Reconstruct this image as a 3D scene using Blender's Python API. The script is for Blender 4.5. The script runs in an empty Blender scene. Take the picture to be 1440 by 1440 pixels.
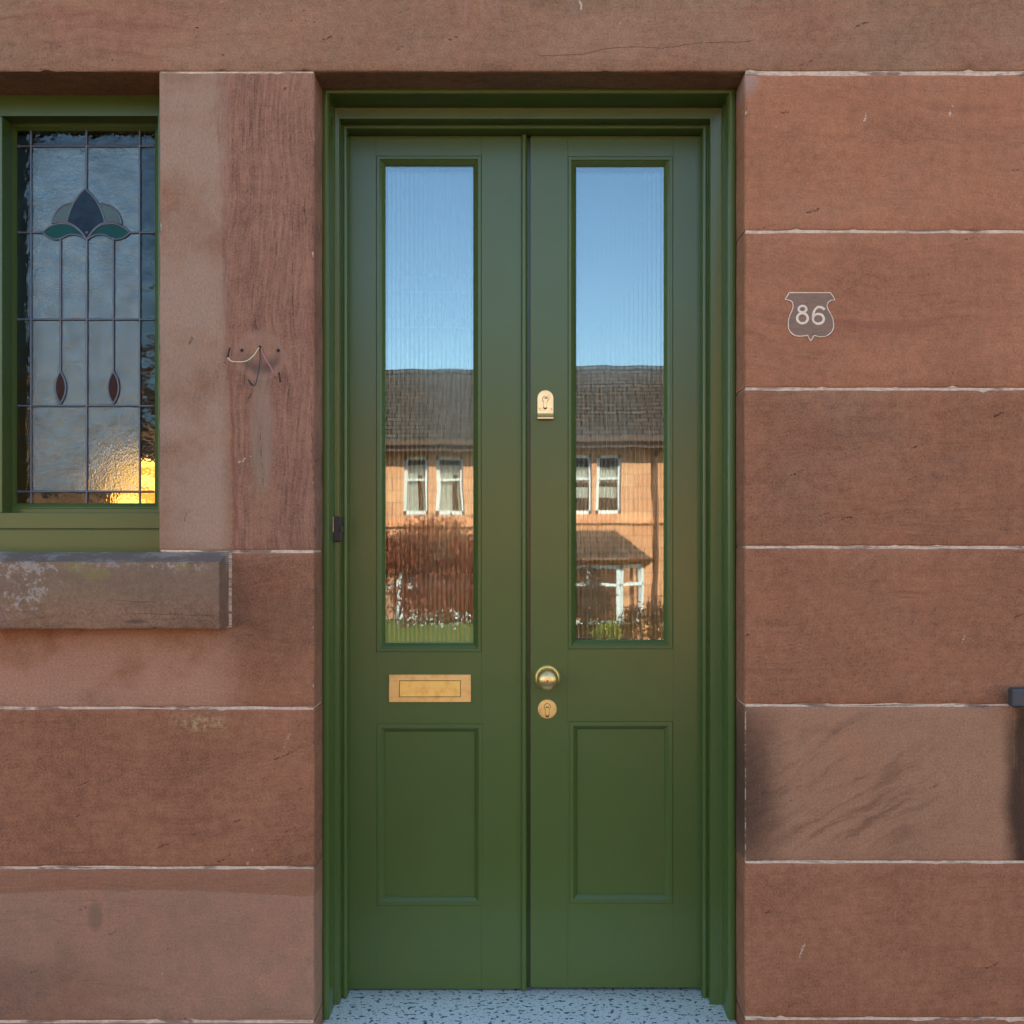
import bpy, bmesh, math, random
from mathutils import Vector, noise as mn
random.seed(7)
R = math.radians
C = bpy.context.scene.collection
SC = bpy.context.scene

# ------------------------------------------------------------------ camera, sky, sun, exposure
F = 1580.0; CX, CY = 743.0, 750.0; D0 = 2.6; EYE = 1.17
cam = bpy.data.cameras.new("camera"); camo = bpy.data.objects.new("camera", cam); C.objects.link(camo)
camo.location = (0, -D0, EYE); camo.rotation_euler = (R(90), 0, 0)
cam.sensor_width = 36; cam.lens = 36 * F / 1440
cam.shift_x = -(CX - 720) / 1440; cam.shift_y = (CY - 720) / 1440
cam.clip_start = .05; cam.clip_end = 2000
SC.camera = camo
SUN_EL, SUN_AZ = R(43), R(24)            # azimuth from +Y towards +X
w = bpy.data.worlds.new("World"); SC.world = w; w.use_nodes = True
sky = w.node_tree.nodes.new('ShaderNodeTexSky'); sky.sky_type = 'NISHITA'; sky.sun_disc = False
sky.sun_elevation = SUN_EL; sky.sun_rotation = SUN_AZ; sky.air_density = 1.0; sky.dust_density = .5; sky.ozone_density = 1.6
bg = w.node_tree.nodes['Background']; bg.inputs[1].default_value = .10
w.node_tree.links.new(sky.outputs[0], bg.inputs[0])
sun = bpy.data.lights.new("sun", 'SUN'); sun.energy = 4.8; sun.angle = R(.5); sun.color = (1, .93, .82)
suno = bpy.data.objects.new("sun", sun); C.objects.link(suno)
sd = Vector((math.sin(SUN_AZ) * math.cos(SUN_EL), math.cos(SUN_AZ) * math.cos(SUN_EL), math.sin(SUN_EL)))
suno.rotation_euler = sd.to_track_quat('Z', 'Y').to_euler(); suno.location = sd * 40
SC.view_settings.view_transform = 'Standard'; SC.view_settings.look = 'None'
SC.view_settings.exposure = 2.25; SC.view_settings.gamma = 1
SC.cycles.max_bounces = 10; SC.cycles.transparent_max_bounces = 16; SC.cycles.transmission_bounces = 10
SC.cycles.sample_clamp_indirect = 6; SC.cycles.use_denoising = True

def PX(px, y=0.0): return (px - CX) * (D0 + y) / F
def PZ(py, y=0.0): return EYE - (py - CY) * (D0 + y) / F

# ------------------------------------------------------------------ node helpers
class S:
    def __init__(s, nt, sock): s.nt = nt; s.s = sock
    def _m(s, op, o=None, o2=None, clamp=False):
        n = s.nt.nodes.new('ShaderNodeMath'); n.operation = op; n.use_clamp = clamp
        for i, v in enumerate((s, o, o2)):
            if v is None: continue
            if isinstance(v, S): s.nt.links.new(v.s, n.inputs[i])
            else: n.inputs[i].default_value = v
        return S(s.nt, n.outputs[0])
    def __add__(s, o): return s._m('ADD', o)
    __radd__ = __add__
    def __mul__(s, o): return s._m('MULTIPLY', o)
    __rmul__ = __mul__
    def __sub__(s, o): return s._m('SUBTRACT', o)
    def __rsub__(s, o): return (s * -1.0) + o
    def abs(s): return s._m('ABSOLUTE')
    def clamp(s): return s._m('ADD', 0.0, clamp=True)
    def min(s, o): return s._m('MINIMUM', o)
    def max(s, o): return s._m('MAXIMUM', o)
    def pow(s, o): return s._m('POWER', o)
class G:
    """one material and its node tree"""
    def __init__(g, name):
        g.m = bpy.data.materials.new(name); g.m.use_nodes = True; g.nt = g.m.node_tree
        g.b = g.nt.nodes['Principled BSDF']; g.out = g.nt.nodes['Material Output']
        g.tc = g.nt.nodes.new('ShaderNodeTexCoord'); g.P = S(g.nt, g.tc.outputs['Object'])
        sx = g.nt.nodes.new('ShaderNodeSeparateXYZ'); g.nt.links.new(g.P.s, sx.inputs[0])
        g.x, g.y, g.z = [S(g.nt, o) for o in sx.outputs]
    def put(g, inp, v):
        if isinstance(v, S): g.nt.links.new(v.s, inp)
        elif isinstance(v, tuple) and len(v) == 3 and len(getattr(inp, 'default_value', (0,))) == 4: inp.default_value = (*v, 1)
        else: inp.default_value = v
    def set(g, **k):
        for n, v in k.items():
            g.put(g.b.inputs[{'color': 'Base Color', 'rough': 'Roughness', 'metal': 'Metallic', 'normal': 'Normal', 'ior': 'IOR',
              'trans': 'Transmission Weight', 'spec': 'Specular IOR Level', 'emit': 'Emission Color', 'estr': 'Emission Strength',
              'coat': 'Coat Weight', 'coatr': 'Coat Roughness', 'sheen': 'Sheen Weight', 'alpha': 'Alpha'}[n]], v)
        return g
    def vec(g, x, y, z):
        n = g.nt.nodes.new('ShaderNodeCombineXYZ')
        for i, v in enumerate((x, y, z)): g.put(n.inputs[i], v)
        return S(g.nt, n.outputs[0])
    def noise(g, v, scale, detail=3, rough=.55, color=False):
        n = g.nt.nodes.new('ShaderNodeTexNoise'); g.put(n.inputs['Vector'], v)
        n.inputs['Scale'].default_value = scale; n.inputs['Detail'].default_value = detail; n.inputs['Roughness'].default_value = rough
        return S(g.nt, n.outputs['Color' if color else 'Fac'])
    def vor(g, v, scale, out='Distance', rnd=1.0):
        n = g.nt.nodes.new('ShaderNodeTexVoronoi'); g.put(n.inputs['Vector'], v); n.inputs['Scale'].default_value = scale
        n.inputs['Randomness'].default_value = rnd
        return S(g.nt, n.outputs[out])
    def ss(g, v, a, b, lo=0.0, hi=1.0):
        n = g.nt.nodes.new('ShaderNodeMapRange'); n.interpolation_type = 'SMOOTHSTEP'
        g.put(n.inputs[0], v); 
        for i, q in enumerate((a, b, lo, hi)): g.put(n.inputs[i + 1], q)
        return S(g.nt, n.outputs[0])
    def mix(g, f, a, b, mode='MIX'):
        n = g.nt.nodes.new('ShaderNodeMix'); n.data_type = 'RGBA'; n.blend_type = mode
        g.put(n.inputs[0], f); g.put(n.inputs[6], a); g.put(n.inputs[7], b)
        return S(g.nt, n.outputs[2])
    def lerp(g, f, a, b):
        n = g.nt.nodes.new('ShaderNodeMix'); n.data_type = 'FLOAT'
        g.put(n.inputs[0], f); g.put(n.inputs[2], a); g.put(n.inputs[3], b)
        return S(g.nt, n.outputs[0])
    def scalec(g, c, k):
        n = g.nt.nodes.new('ShaderNodeVectorMath'); n.operation = 'SCALE'; g.put(n.inputs[0], c); g.put(n.inputs['Scale'], k)
        return S(g.nt, n.outputs[0])
    def bump(g, h, dist, strength=1.0, prev=None):
        n = g.nt.nodes.new('ShaderNodeBump'); n.inputs['Distance'].default_value = dist; n.inputs['Strength'].default_value = strength
        g.put(n.inputs['Height'], h)
        if prev: g.put(n.inputs['Normal'], prev)
        return S(g.nt, n.outputs[0])
    def attr(g, name):
        n = g.nt.nodes.new('ShaderNodeAttribute'); n.attribute_name = name
        s = g.nt.nodes.new('ShaderNodeSeparateColor'); g.nt.links.new(n.outputs['Color'], s.inputs[0])
        return [S(g.nt, o) for o in s.outputs]
    def surf(g, sh): g.nt.links.new(sh, g.out.inputs[0])
    # soft ellipse at photo-independent wall coordinates (metres)
    def spot(g, cx, cz, rx, rz, soft=.35, wob=None):
        a = (g.x - cx) * (1 / rx); b = (g.z - cz) * (1 / rz)
        d = (a * a + b * b).pow(.5)
        if wob is not None: d = d + wob
        return g.ss(d, 1 - soft, 1 + soft, 1.0, 0.0)
    def line(g, x0, z0, x1, z1, wd, wob=None):
        """soft straight mark between two wall points"""
        dx, dz = x1 - x0, z1 - z0; L = math.hypot(dx, dz); dx /= L; dz /= L
        u = (g.x - x0) * dx + (g.z - z0) * dz
        v = (g.x - x0) * (-dz) + (g.z - z0) * dx
        if wob is not None: v = v + wob
        return g.ss(v.abs(), wd * .4, wd, 1.0, 0.0) * g.ss(u, 0.0, L * .1) * g.ss(u, L * .9, L, 1.0, 0.0)

def simple(name, col, rough=.6, metal=0.0, bumps=0.0, bscale=80, var=.12, **k):
    g = G(name); n = g.noise(g.P, bscale, 4)
    n2 = g.noise(g.P, bscale * .12, 3)
    g.set(color=g.scalec(g.mix(0.0, col, col), (n * var + n2 * var * 1.5 + (1 - var * 1.25))), rough=rough, metal=metal, **k)
    if bumps: g.set(normal=g.bump(n, bumps))
    return g.m

# ------------------------------------------------------------------ sandstone
def stone_mat(name, red=(.42, .165, .078), buff=(.385, .185, .097), special=None):
    g = G(name)
    r, gg, b = g.attr('blk')
    off = r * 37.0
    u = g.lerp(b, g.x, g.z); v = g.lerp(b, g.z, g.x)
    Po = g.vec(g.x + off, g.y, g.z + off * .7)
    warp = g.noise(Po, 1.6, 3) - .5
    v2 = v + warp * .16 + u * (r - .5) * .22
    band = g.noise(g.vec(u * .9 + off, g.y * 2.0, v2 * 13), 1.0, 5, .6)
    fine = g.noise(g.vec(u * 9 + off, g.y * 9, v2 * 150), 1.0, 3, .65)
    blot = g.noise(Po, 2.6, 4, .6)
    mott = g.noise(g.P, 42, 4, .6); blot2 = g.noise(g.vec(g.x + off + 9, g.y, g.z * 1.3), 4.2, 5, .55)
    grain = g.noise(g.P, 210, 4, .75)
    salt = g.noise(g.P, 520, 2, .6)
    wob = (g.noise(g.P, 9, 4, .6) - .5)
    vert = g.ss(g.x + (1.75 - g.z) * .05 * 0 + (g.z - 1.6) * .045 + wob * .05 + .700, -.004, .012) * g.ss(b, .4, .6) # right part of the pier stone has upright laminae
    vert0 = vert
    vert = vert * (1 - g.spot(-.617, 1.30, .030, .16, .45, wob * .9) * .85)
    bl = g.ss(blot + (gg - .5) * .9, .38, .68)
    bl = g.lerp(g.ss(b, .4, .6), bl, 1 - vert * .93)
    col = g.mix(bl, red, buff)
    col = g.mix(vert * .55, col, (.345, .172, .112))
    bs = g.lerp(vert, .34, .34)
    k = (band - .5) * bs + (fine - .5) * g.lerp(vert, .34, 1.15) + (mott - .5) * .62 + (grain - .5) * 1.4 + (salt - .5) * .5 + (blot2 - .5) * .55 + (r - .5) * .34 + .86
    iron = g.ss(band, .56, .70)                       # iron-rich dark red laminae
    col = g.mix(iron * .5, col, (.24, .085, .05))
    col = g.scalec(col, k)
    col = g.mix(vert0 * (1 - vert0) * 2.0, col, (.24, .07, .04))
    # small elongated pits and cracks that follow the bedding
    dis = g.noise(g.P, 55, 3, .7) - .5
    def specks(su, sv, sc, keep, size, seed):
        q = g.vec(u * su + dis * .14 + off + seed, g.y * 2, v * sv + u * (r - .5) * .25 * sv + dis * .16)
        n = g.nt.nodes.new('ShaderNodeTexVoronoi'); g.put(n.inputs['Vector'], q); n.inputs['Scale'].default_value = sc
        sp = g.nt.nodes.new('ShaderNodeSeparateColor'); g.nt.links.new(n.outputs['Color'], sp.inputs[0])
        k1, k2 = S(g.nt, sp.outputs[0]), S(g.nt, sp.outputs[1])
        rad = (k2 * k2 * .8 + .2) * size
        return g.ss(k1, keep, keep + .01, 1.0, 0.0) * g.ss(S(g.nt, n.outputs['Distance']) - rad, -.03, .03, 1.0, 0.0)
    pits = specks(1.0, 2.6, 17, .24, .10, 0.0) * g.ss(g.noise(Po, 3.1, 2), .42, .56)
    pits = pits.max(specks(1.0, 3.0, 40, .05, .20, 4.0) * g.ss(g.noise(Po, 4.1, 2), .45, .6))
    cr = g.noise(g.vec(u * 1.6 + off * 3, g.y, v2 * 26), 1.0, 4, .6)
    crm = g.ss(g.noise(g.vec(u * 2 + off, g.y, v * 16 + 5.1), 1.0, 3), .50, .60)
    crack = g.ss((cr - .5).abs(), .001, .0045, 1.0, 0.0) * crm * g.lerp(vert, .12, .95)
    fleck = specks(2.4, 1.0, 15, .16, .10, 9.0) * g.ss(g.noise(g.P, 2.6, 3), .44, .58)
    col = g.mix(pits * .85, col, (.035, .012, .008))
    col = g.mix(crack * .75, col, (.07, .028, .02))
    col = g.mix(fleck * .8, col, (.78, .62, .46))
    if special: col, k2 = special(g, col, wob, off, b)
    h = grain * .5 + mott * .6 + fine * g.lerp(vert, .5, 1.6) - pits * 3.0 - crack * 2.5
    g.set(color=col, rough=g.lerp(grain, .78, .98), spec=.25, normal=g.bump(h, .0016, .8))
    return g.m

def wall_marks(g, col, wob, off, b):
    X = lambda p: PX(p); Z = lambda p: PZ(p)
    # soot polished stone right of the door, at hand height
    soot = g.spot(X(1040), Z(1115), .085, .21, .7, wob * .8)
    st2 = g.spot(X(1475), Z(1112), .10, .30, .22, wob * .35)
    st3 = g.ss(g.noise(g.vec((g.x + g.z) * 2.5, g.y, (g.z - g.x * .6) * 26 + wob * 2), 1.0, 6, .7), .46, .64) * g.spot(X(1185), Z(1110), .21, .15, .6, wob)
    course = g.ss(g.z, Z(1213), Z(1209)) * g.ss(g.z, Z(997), Z(991), 1.0, 0.0)
    col = g.mix(g.spot(X(1250), Z(1100), .5, .3, .4) * course * .5, col, g.scalec((.46, .225, .115), g.noise(g.P, 210, 4, .75) * 1.3 + .35))
    col = g.scalec(col, 1 - st3 * course * .36)
    scr = g.ss(g.noise(g.vec(g.x * 60, g.y, g.z * 5 + g.x * 9), 1.0, 3, .7), .60, .70)
    col = g.scalec(col, 1 - (soot * .66).max(st2 * .78) * course * (1 - scr * .25))
    col = g.mix((soot * .4).max(st2 * .5) * course, col, g.scalec(col, 1.0))
    arr = g.ss((g.x - X(1048.5)).abs() + wob * .002, .0006, .0016, 1.0, 0.0) * course * g.ss(g.noise(g.P, 38, 4, .75), .47, .56)
    col = g.mix(arr * .55, col, (.70, .55, .42))
    # beige lower stone under a curved reddish bed on the lowest left course
    zz = Z(1252)
    curve = g.z - ((g.x + .926) * (g.x + .926) * -.09 + zz) + wob * .02
    lowL = g.ss(curve, -.002, .004, 1.0, 0.0) * g.ss(g.x, -.4, -.45) * g.ss(g.z, Z(1222), Z(1224))
    up = g.ss(curve, -.002, .004) * g.ss(g.x, -.4, -.45) * g.ss(g.z, Z(1222), Z(1218), 1.0, 0.0)
    fine = g.noise(g.vec(g.x * 8, g.y, (g.z - g.x * .05) * 200), 1.0, 4, .6)
    col = g.mix(lowL * .6, col, g.scalec(g.mix(g.ss(g.noise(g.vec(g.x + wob * .6, g.y, g.z * 2.2 + wob), 4.5, 5, .6), .38, .62), (.46, .215, .125), (.36, .19, .115)), (g.noise(g.P, 210, 3, .7) * .8 + .6) * (1 - g.spot(X(20), Z(1420), .22, .10, .7, wob * 2) * .35)))
    col = g.mix(up * .7, col, g.scalec(g.mix(fine, (.44, .175, .085), (.22, .095, .05)), g.noise(g.P, 210, 3) * .7 + .65))
    # brown smear on it
    col = g.mix(g.spot(X(134), Z(1290), .018, .034, .4, wob) * .6, col, (.19, .12, .065))
    # pale weathered corner at the lintel end, rust drip by the wires
    col = g.mix(g.spot(X(1052), Z(115), .022, .03, .7, wob) * .45, col, (.44, .32, .26))
    # sanded patch around the cable hole
    ring = g.spot(X(366), Z(497), .048, .048, .45, wob * .9)
    dark = g.spot(X(368), Z(520), .04, .018, .5, wob)
    col = g.mix(ring * .45, col, (.44, .22, .13))
    cres = (g.spot(X(366), Z(501), .046, .040, .25, wob * .6) * (1 - g.spot(X(364), Z(489), .046, .036, .3, wob * .6))).clamp()
    rim_ = (g.spot(X(366), Z(499), .058, .052, .25, wob * .6) * (1 - g.spot(X(366), Z(499), .047, .042, .25, wob * .6))).clamp()
    col = g.mix(rim_ * .35, col, (.50, .28, .18))
    col = g.mix(cres * .7, col, (.12, .075, .055))
    streak = g.spot(X(368), Z(610), .026, .13, .35, wob * .8)
    col = g.mix(streak * .6, col, g.scalec((.33, .215, .14), g.noise(g.vec(g.x * 90, g.y, g.z * 9), 1.0, 3) * .7 + .65))
    cw = (g.noise(g.P, 30, 4, .7) - .5) * .012
    for a_, b_, c_, d_, w_ in [(411, 300, 413, 470, .0016), (366, 150, 369, 235, .0011), (340, 160, 341, 218, .0011), (398, 175, 397, 260, .0011), (365, 590, 373, 725, .0016), (437, 545, 441, 700, .0013),
                               (352, 230, 353, 300, .001), (384, 260, 386, 340, .001), (429, 120, 430, 210, .001)]:
        col = g.mix(g.line(X(a_), Z(b_), X(c_), Z(d_), w_ * .8, cw) * g.ss(g.noise(g.P, 60, 3, .7), .38, .6) * .75, col, (.06, .026, .017))
    und = g.ss(g.x + wob * .08, X(365), X(285), 0.0, 1.0) * g.ss(g.z, Z(998), Z(992)) * g.ss(g.z, Z(880), Z(890), 0.0, 1.0)
    col = g.mix(und * g.ss(g.noise(g.P, 6, 4, .6) + wob * .3, .28, .55) * .65, col, g.scalec((.53, .262, .158), g.noise(g.P, 210, 4, .75) * 1.2 + .4))
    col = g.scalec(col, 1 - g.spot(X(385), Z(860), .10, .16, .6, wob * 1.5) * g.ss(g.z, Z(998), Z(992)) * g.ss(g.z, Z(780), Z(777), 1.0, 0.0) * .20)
    plz = g.ss(b, .4, .6) * g.ss(g.x, X(330), X(305), 0.0, 1.0)
    col = g.mix(plz * g.ss(g.noise(g.P, 5, 4, .6), .3, .6) * .75, col, g.scalec((.44, .27, .175), g.noise(g.vec(g.x * 260, g.y, g.z * 110), 1.0, 4, .75) * 1.1 + .45))
    # dust under the sill drip, ochre splashes
    och = g.spot(X(280), Z(1016), .05, .02, .6, wob * 2.5)
    col = g.mix(och * .6 * g.ss(g.noise(g.P, 90, 4, .7), .45, .58), col, (.55, .38, .16))
    return col, None

def lintel_marks(g, col, wob, off, b):
    X = lambda p: PX(p); Z = lambda p: PZ(p)
    # long hairline crack low on the stone
    c = None
    pts = [(756, 78), (820, 76), (840, 72), (885, 66), (905, 65), (928, 68), (990, 62), (1060, 56)]
    for (a, bb), (cc, d) in zip(pts, pts[1:]):
        l = g.line(X(a) - .003, Z(bb), X(cc) + .003, Z(d), .0014, wob * .02)
        c = l if c is None else c.max(l)
    col = g.mix(c * .7, col, (.10, .035, .022))
    for px, py, rx, rz in [(277, 39, .0045, .0016), (276, 52, .003, .0008), (158, 84, .002, .0016), (366, 20, .003, .0008), (427, 15, .004, .0008),
                           (442, 31, .0035, .0007), (410, 29, .001, .002), (430, 29, .001, .0018), (912, 30, .003, .0008), (882, 29, .002, .001), (1183, 59, .001, .001)]:
        col = g.mix(g.spot(X(px), Z(py), rx, rz, .3, wob * .6) * .9, col, (.03, .012, .01))
    col = g.mix(g.line(X(815), Z(0), X(819), Z(14), .003, wob * .03) * .8, col, (.70, .56, .36))
    # ghost of old painted lettering along the top edge
    strokes = [(655, 0, 655, 26), (678, 0, 678, 26), (678, 0, 700, 26), (700, 0, 700, 26), (742, 0, 742, 26), (790, 26, 800, 0), (800, 0, 812, 26),
               (862, 0, 862, 26), (915, 0, 915, 26), (965, 0, 980, 26)]
    c = None
    for a, bb, cc, d in strokes:
        l = g.line(X(a), Z(bb - 12), X(cc), Z(d), .007)
        c = l if c is None else c.max(l)
    col = g.mix(c * .16, col, (.46, .27, .20))
    return col, None

def sill_marks(g, col, wob, off, b):
    X = lambda p: PX(p, -.084); Z = lambda p: PZ(p, -.084)
    ft = g.noise(g.P, 60, 5, .75); big = g.noise(g.P, 11, 4, .7)
    top = g.ss(g.z, Z(812), Z(796))
    col = g.mix(g.ss(g.z, Z(870), Z(815)) * .55, col, (.235, .15, .09))
    lich = g.ss(ft + (big - .5) * .8 + top * .07 + g.spot(X(35), Z(822), .06, .06, .6, wob * 2) * .09, .58, .66)
    lich = lich * (g.spot(X(30), Z(815), .07, .07, .5, wob * 2).max(g.spot(X(90), Z(805), .05, .025, .6, wob * 2)).max(top * .6).max(g.spot(X(235), Z(795), .09, .012, .6, wob * 2)))
    col = g.mix(lich * (ft * 1.2).clamp() * .62, col, (.56, .47, .37))
    y = g.spot(X(133), Z(808), .03, .014, .5, wob * 2).max(g.spot(X(108), Z(798), .022, .012, .5, wob * 2)).max(g.spot(X(255), Z(797), .018, .01, .5, wob * 2))
    col = g.mix(y * .5, col, (.27, .21, .06))
    col = g.mix(g.ss(g.y, -.078, -.07) * g.ss(g.z, Z(795), Z(790)) * .7, col, g.mix(g.ss(big, .45, .6), (.17, .135, .10), (.33, .27, .205)))
    col = g.mix(g.spot(X(193), Z(874), .02, .004, .6, wob * 3.5) * .5, col, (.05, .035, .03))
    for a, bb, cc, d in [(150, 845, 225, 847), (180, 862, 306, 866)]:
        col = g.mix(g.line(X(a), Z(bb), X(cc), Z(d), .0013, wob * .015) * .45, col, (.06, .03, .02))
    return col, None

M = {}
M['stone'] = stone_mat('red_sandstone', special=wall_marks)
M['lintel'] = stone_mat('lintel_sandstone', red=(.41, .182, .095), buff=(.39, .20, .107), special=lintel_marks)
M['sill'] = stone_mat('sill_sandstone', red=(.36, .18, .105), buff=(.33, .172, .088), special=sill_marks)
def mortar():
    g = G('lime_mortar'); n = g.noise(g.P, 90, 4, .7); st = g.noise(g.vec(g.x * 2.2, g.y, g.z * 9), 3.0, 4, .65)
    c = g.mix(g.ss(n, .3, .7), (.84, .60, .41), (.60, .41, .27))
    c = g.mix(g.ss(st, .53, .62) * .8, c, (.20, .10, .06))
    dl = g.noise(g.vec(g.x * 5, g.y, g.z * 330), 1.0, 4, .6); gate = g.ss(g.noise(g.P, 7, 3), .42, .60)
    c = g.mix(g.ss(dl, .53, .60) * gate * .85, c, (.09, .045, .03))
    g.set(color=c, rough=.95, normal=g.bump(n, .002)); return g.m
M['mortar'] = mortar()
def paint():
    g = G('green_gloss_paint'); n = g.noise(g.vec(g.x * 1.0, g.y, g.z * 1.0), 260, 3); lo = g.noise(g.P, 6, 3)
    g.set(color=g.mix(lo, (.079, .117, .023), (.087, .126, .029)), rough=g.lerp(g.noise(g.P, 5, 2), .21, .28), spec=.47,
          normal=g.bump(n * .25 + g.noise(g.P, 35, 2), .0006, .35)); return g.m
M['paint'] = paint()
def brass(name, col, rough):
    g = G(name); n = g.noise(g.P, 45, 5, .7); f = g.noise(g.P, 900, 2)
    g.set(color=g.scalec(g.mix(g.ss(n, .45, .7), col, (col[0] * .88, col[1] * .76, col[2] * .66)), f * .3 + .85), metal=.85, rough=g.lerp(n, rough, rough + .2)); return g.m
M['brass'] = brass('satin_brass', (.92, .66, .19), .32)
M['brass_old'] = brass('worn_brass', (.90, .58, .20), .42)
M['brass_pale'] = brass('pale_brass', (.94, .78, .40), .26)
M['knob'] = brass('knob_brass', (.84, .60, .24), .22)
M['black'] = simple('black_plastic', (.018, .018, .02), .35)
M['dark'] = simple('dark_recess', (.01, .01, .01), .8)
M['chrome'] = simple('chrome', (.6, .6, .6), .2, 1.0)
M['rail'] = simple('painted_rail', (.055, .055, .055), .4, 0.0, .0006)
M['wood'] = simple('brown_wood', (.14, .06, .03), .5, bscale=30)
M['roomwall'] = simple('room_wall', (.17, .115, .085), .9, bscale=8, var=.4)
M['hallwall'] = simple('hall_wall', (.30, .27, .22), .9, bscale=8)
M['white'] = simple('white_paint', (.78, .76, .70), .45, bscale=20, var=.06)
M['curtain'] = simple('curtain', (.90, .84, .70), .9, bscale=20, var=.05)
M['lead'] = simple('lead_came', (.15, .155, .17), .42, .6, .0006, 200, .3)
def terrazzo():
    g = G('granite_step'); c1 = g.vor(g.P, 190, 'Color'); d1 = g.noise(g.vec(g.x * .8, g.y * 1.0, g.z), 88, 2, .55); d2 = g.noise(g.P, 380, 3)
    c = g.mix(d2, (.65, .66, .56), (.96, .96, .83))
    c = g.scalec(c, g.noise(g.P, 5, 3) * .2 + .9)
    chip = g.ss(d1, .585, .61).max(g.ss(g.noise(g.P, 200, 2), .56, .64) * .45)
    c = g.mix(chip * .95, c, (.022, .045, .06)); pale = g.ss(g.noise(g.P, 95, 2), .64, .68)
    c = g.mix(pale * .5, c, (.70, .72, .74))
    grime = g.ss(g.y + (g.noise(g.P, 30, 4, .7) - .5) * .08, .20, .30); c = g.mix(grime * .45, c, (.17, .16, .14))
    g.set(color=c, rough=.55, normal=g.bump(d2, .0006)); return g.m
M['step'] = terrazzo()

def pane_mat(name, refl, tint=(.55, .60, .58), gtint=(.97, .98, 1)):
    """clear glass: part mirror, part see-through, a little stronger at a slant"""
    g = G(name); nt = g.nt
    gl = nt.nodes.new('ShaderNodeBsdfGlossy'); gl.inputs['Roughness'].default_value = 0.0; gl.inputs['Color'].default_value = (*gtint, 1)
    wv = g.noise(g.vec(g.x, g.y, g.z * .6), 5.0, 2)
    tr = nt.nodes.new('ShaderNodeBsdfTransparent'); tr.inputs['Color'].default_value = (*tint, 1)
    fr = nt.nodes.new('ShaderNodeLayerWeight'); fr.inputs['Blend'].default_value = .35
    f = (S(nt, fr.outputs['Fresnel']) * .6 + refl).clamp()
    bn = g.bump(wv, .00035, .5); nt.links.new(bn.s, gl.inputs['Normal'])
    mx = nt.nodes.new('ShaderNodeMixShader'); nt.links.new(f.s, mx.inputs[0]); nt.links.new(tr.outputs[0], mx.inputs[1]); nt.links.new(gl.outputs[0], mx.inputs[2])
    g.surf(mx.outputs[0]); return g.m
M['pane'] = pane_mat('clear_pane', .089, (.95, .96, .95), (.76, .97, 1.0))
def reed_mat():
    g = G('reeded_glass'); nt = g.nt
    gl = nt.nodes.new('ShaderNodeBsdfGlossy'); gl.inputs['Roughness'].default_value = 0.02
    rf = nt.nodes.new('ShaderNodeBsdfRefraction'); rf.inputs['IOR'].default_value = 1.45; rf.inputs['Roughness'].default_value = 0.0; rf.inputs['Color'].default_value = (.85, .88, .86, 1)
    mx = nt.nodes.new('ShaderNodeMixShader'); mx.inputs[0].default_value = .065; nt.links.new(rf.outputs[0], mx.inputs[1]); nt.links.new(gl.outputs[0], mx.inputs[2])
    g.surf(mx.outputs[0]); return g.m
M['reed'] = reed_mat()
M['hallglass'] = pane_mat('obscure_hall_glass', .05, (.10, .12, .12))
M['oppglass'] = pane_mat('window_glass', .03, (.97, .97, .96))

def cath(name, tint, rough, bumpd, bscale, gloss, stretch=1.0, groughness=.15, body=(.05, .055, .06), bodyw=.25):
    """old cathedral glass: rippled, blurry mirror + tinted rough refraction + a film of dust"""
    g = G(name); nt = g.nt
    n = g.noise(g.vec(g.x, g.y, g.z * stretch), bscale, 3, .6); n2 = g.noise(g.P, bscale * .18, 2)
    bn = g.bump(n + n2 * 1.5, bumpd, 1.0)
    bg_ = g.bump(n + n2 * 1.5, bumpd * .28, 1.0)
    gl = nt.nodes.new('ShaderNodeBsdfGlossy'); gl.inputs['Roughness'].default_value = groughness; nt.links.new(bg_.s, gl.inputs['Normal'])
    rf = nt.nodes.new('ShaderNodeBsdfRefraction'); rf.inputs['IOR'].default_value = 1.12; rf.inputs['Roughness'].default_value = rough
    rf.inputs['Color'].default_value = (*tint, 1); nt.links.new(bn.s, rf.inputs['Normal'])
    df = nt.nodes.new('ShaderNodeBsdfDiffuse'); df.inputs['Color'].default_value = (*body, 1)
    m1 = nt.nodes.new('ShaderNodeMixShader'); m1.inputs[0].default_value = bodyw; nt.links.new(rf.outputs[0], m1.inputs[1]); nt.links.new(df.outputs[0], m1.inputs[2])
    m2 = nt.nodes.new('ShaderNodeMixShader'); gl.inputs['Color'].default_value = (.72, .93, 1, 1); gf = g.ss(g.noise(g.P, 22, 5, .7), .30, .70) * (gloss * .36) + gloss * .78; nt.links.new(gf.s, m2.inputs[0]); nt.links.new(m1.outputs[0], m2.inputs[1]); nt.links.new(gl.outputs[0], m2.inputs[2])
    g.surf(m2.outputs[0]); return g.m
M['g_center'] = cath('rolled_glass', (.88, .80, .58), .14, 0.0045, 190, .095, .8, .17, (.065, .090, .105), .22)
M['g_border'] = cath('border_glass', (.78, .72, .62), .0, .009, 26, .035, .7, .02, (.01, .01, .01), .05)
M['g_purple'] = cath('purple_glass', (.06, .05, .12), .10, .004, 60, .02, .5, .12, (.016, .015, .032), .45)
M['g_green'] = cath('green_glass', (.02, .20, .13), .10, .003, 60, .012, 1, .15, (.012, .11, .08), .6)
M['g_pale'] = cath('pale_green_glass', (.35, .42, .28), .10, .003, 60, .03, 1, .15, (.16, .20, .14), .5)
M['g_red'] = cath('red_glass', (.35, .06, .02), .05, .004, 90, .012, 1, .10, (.10, .025, .012), .45)

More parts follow.
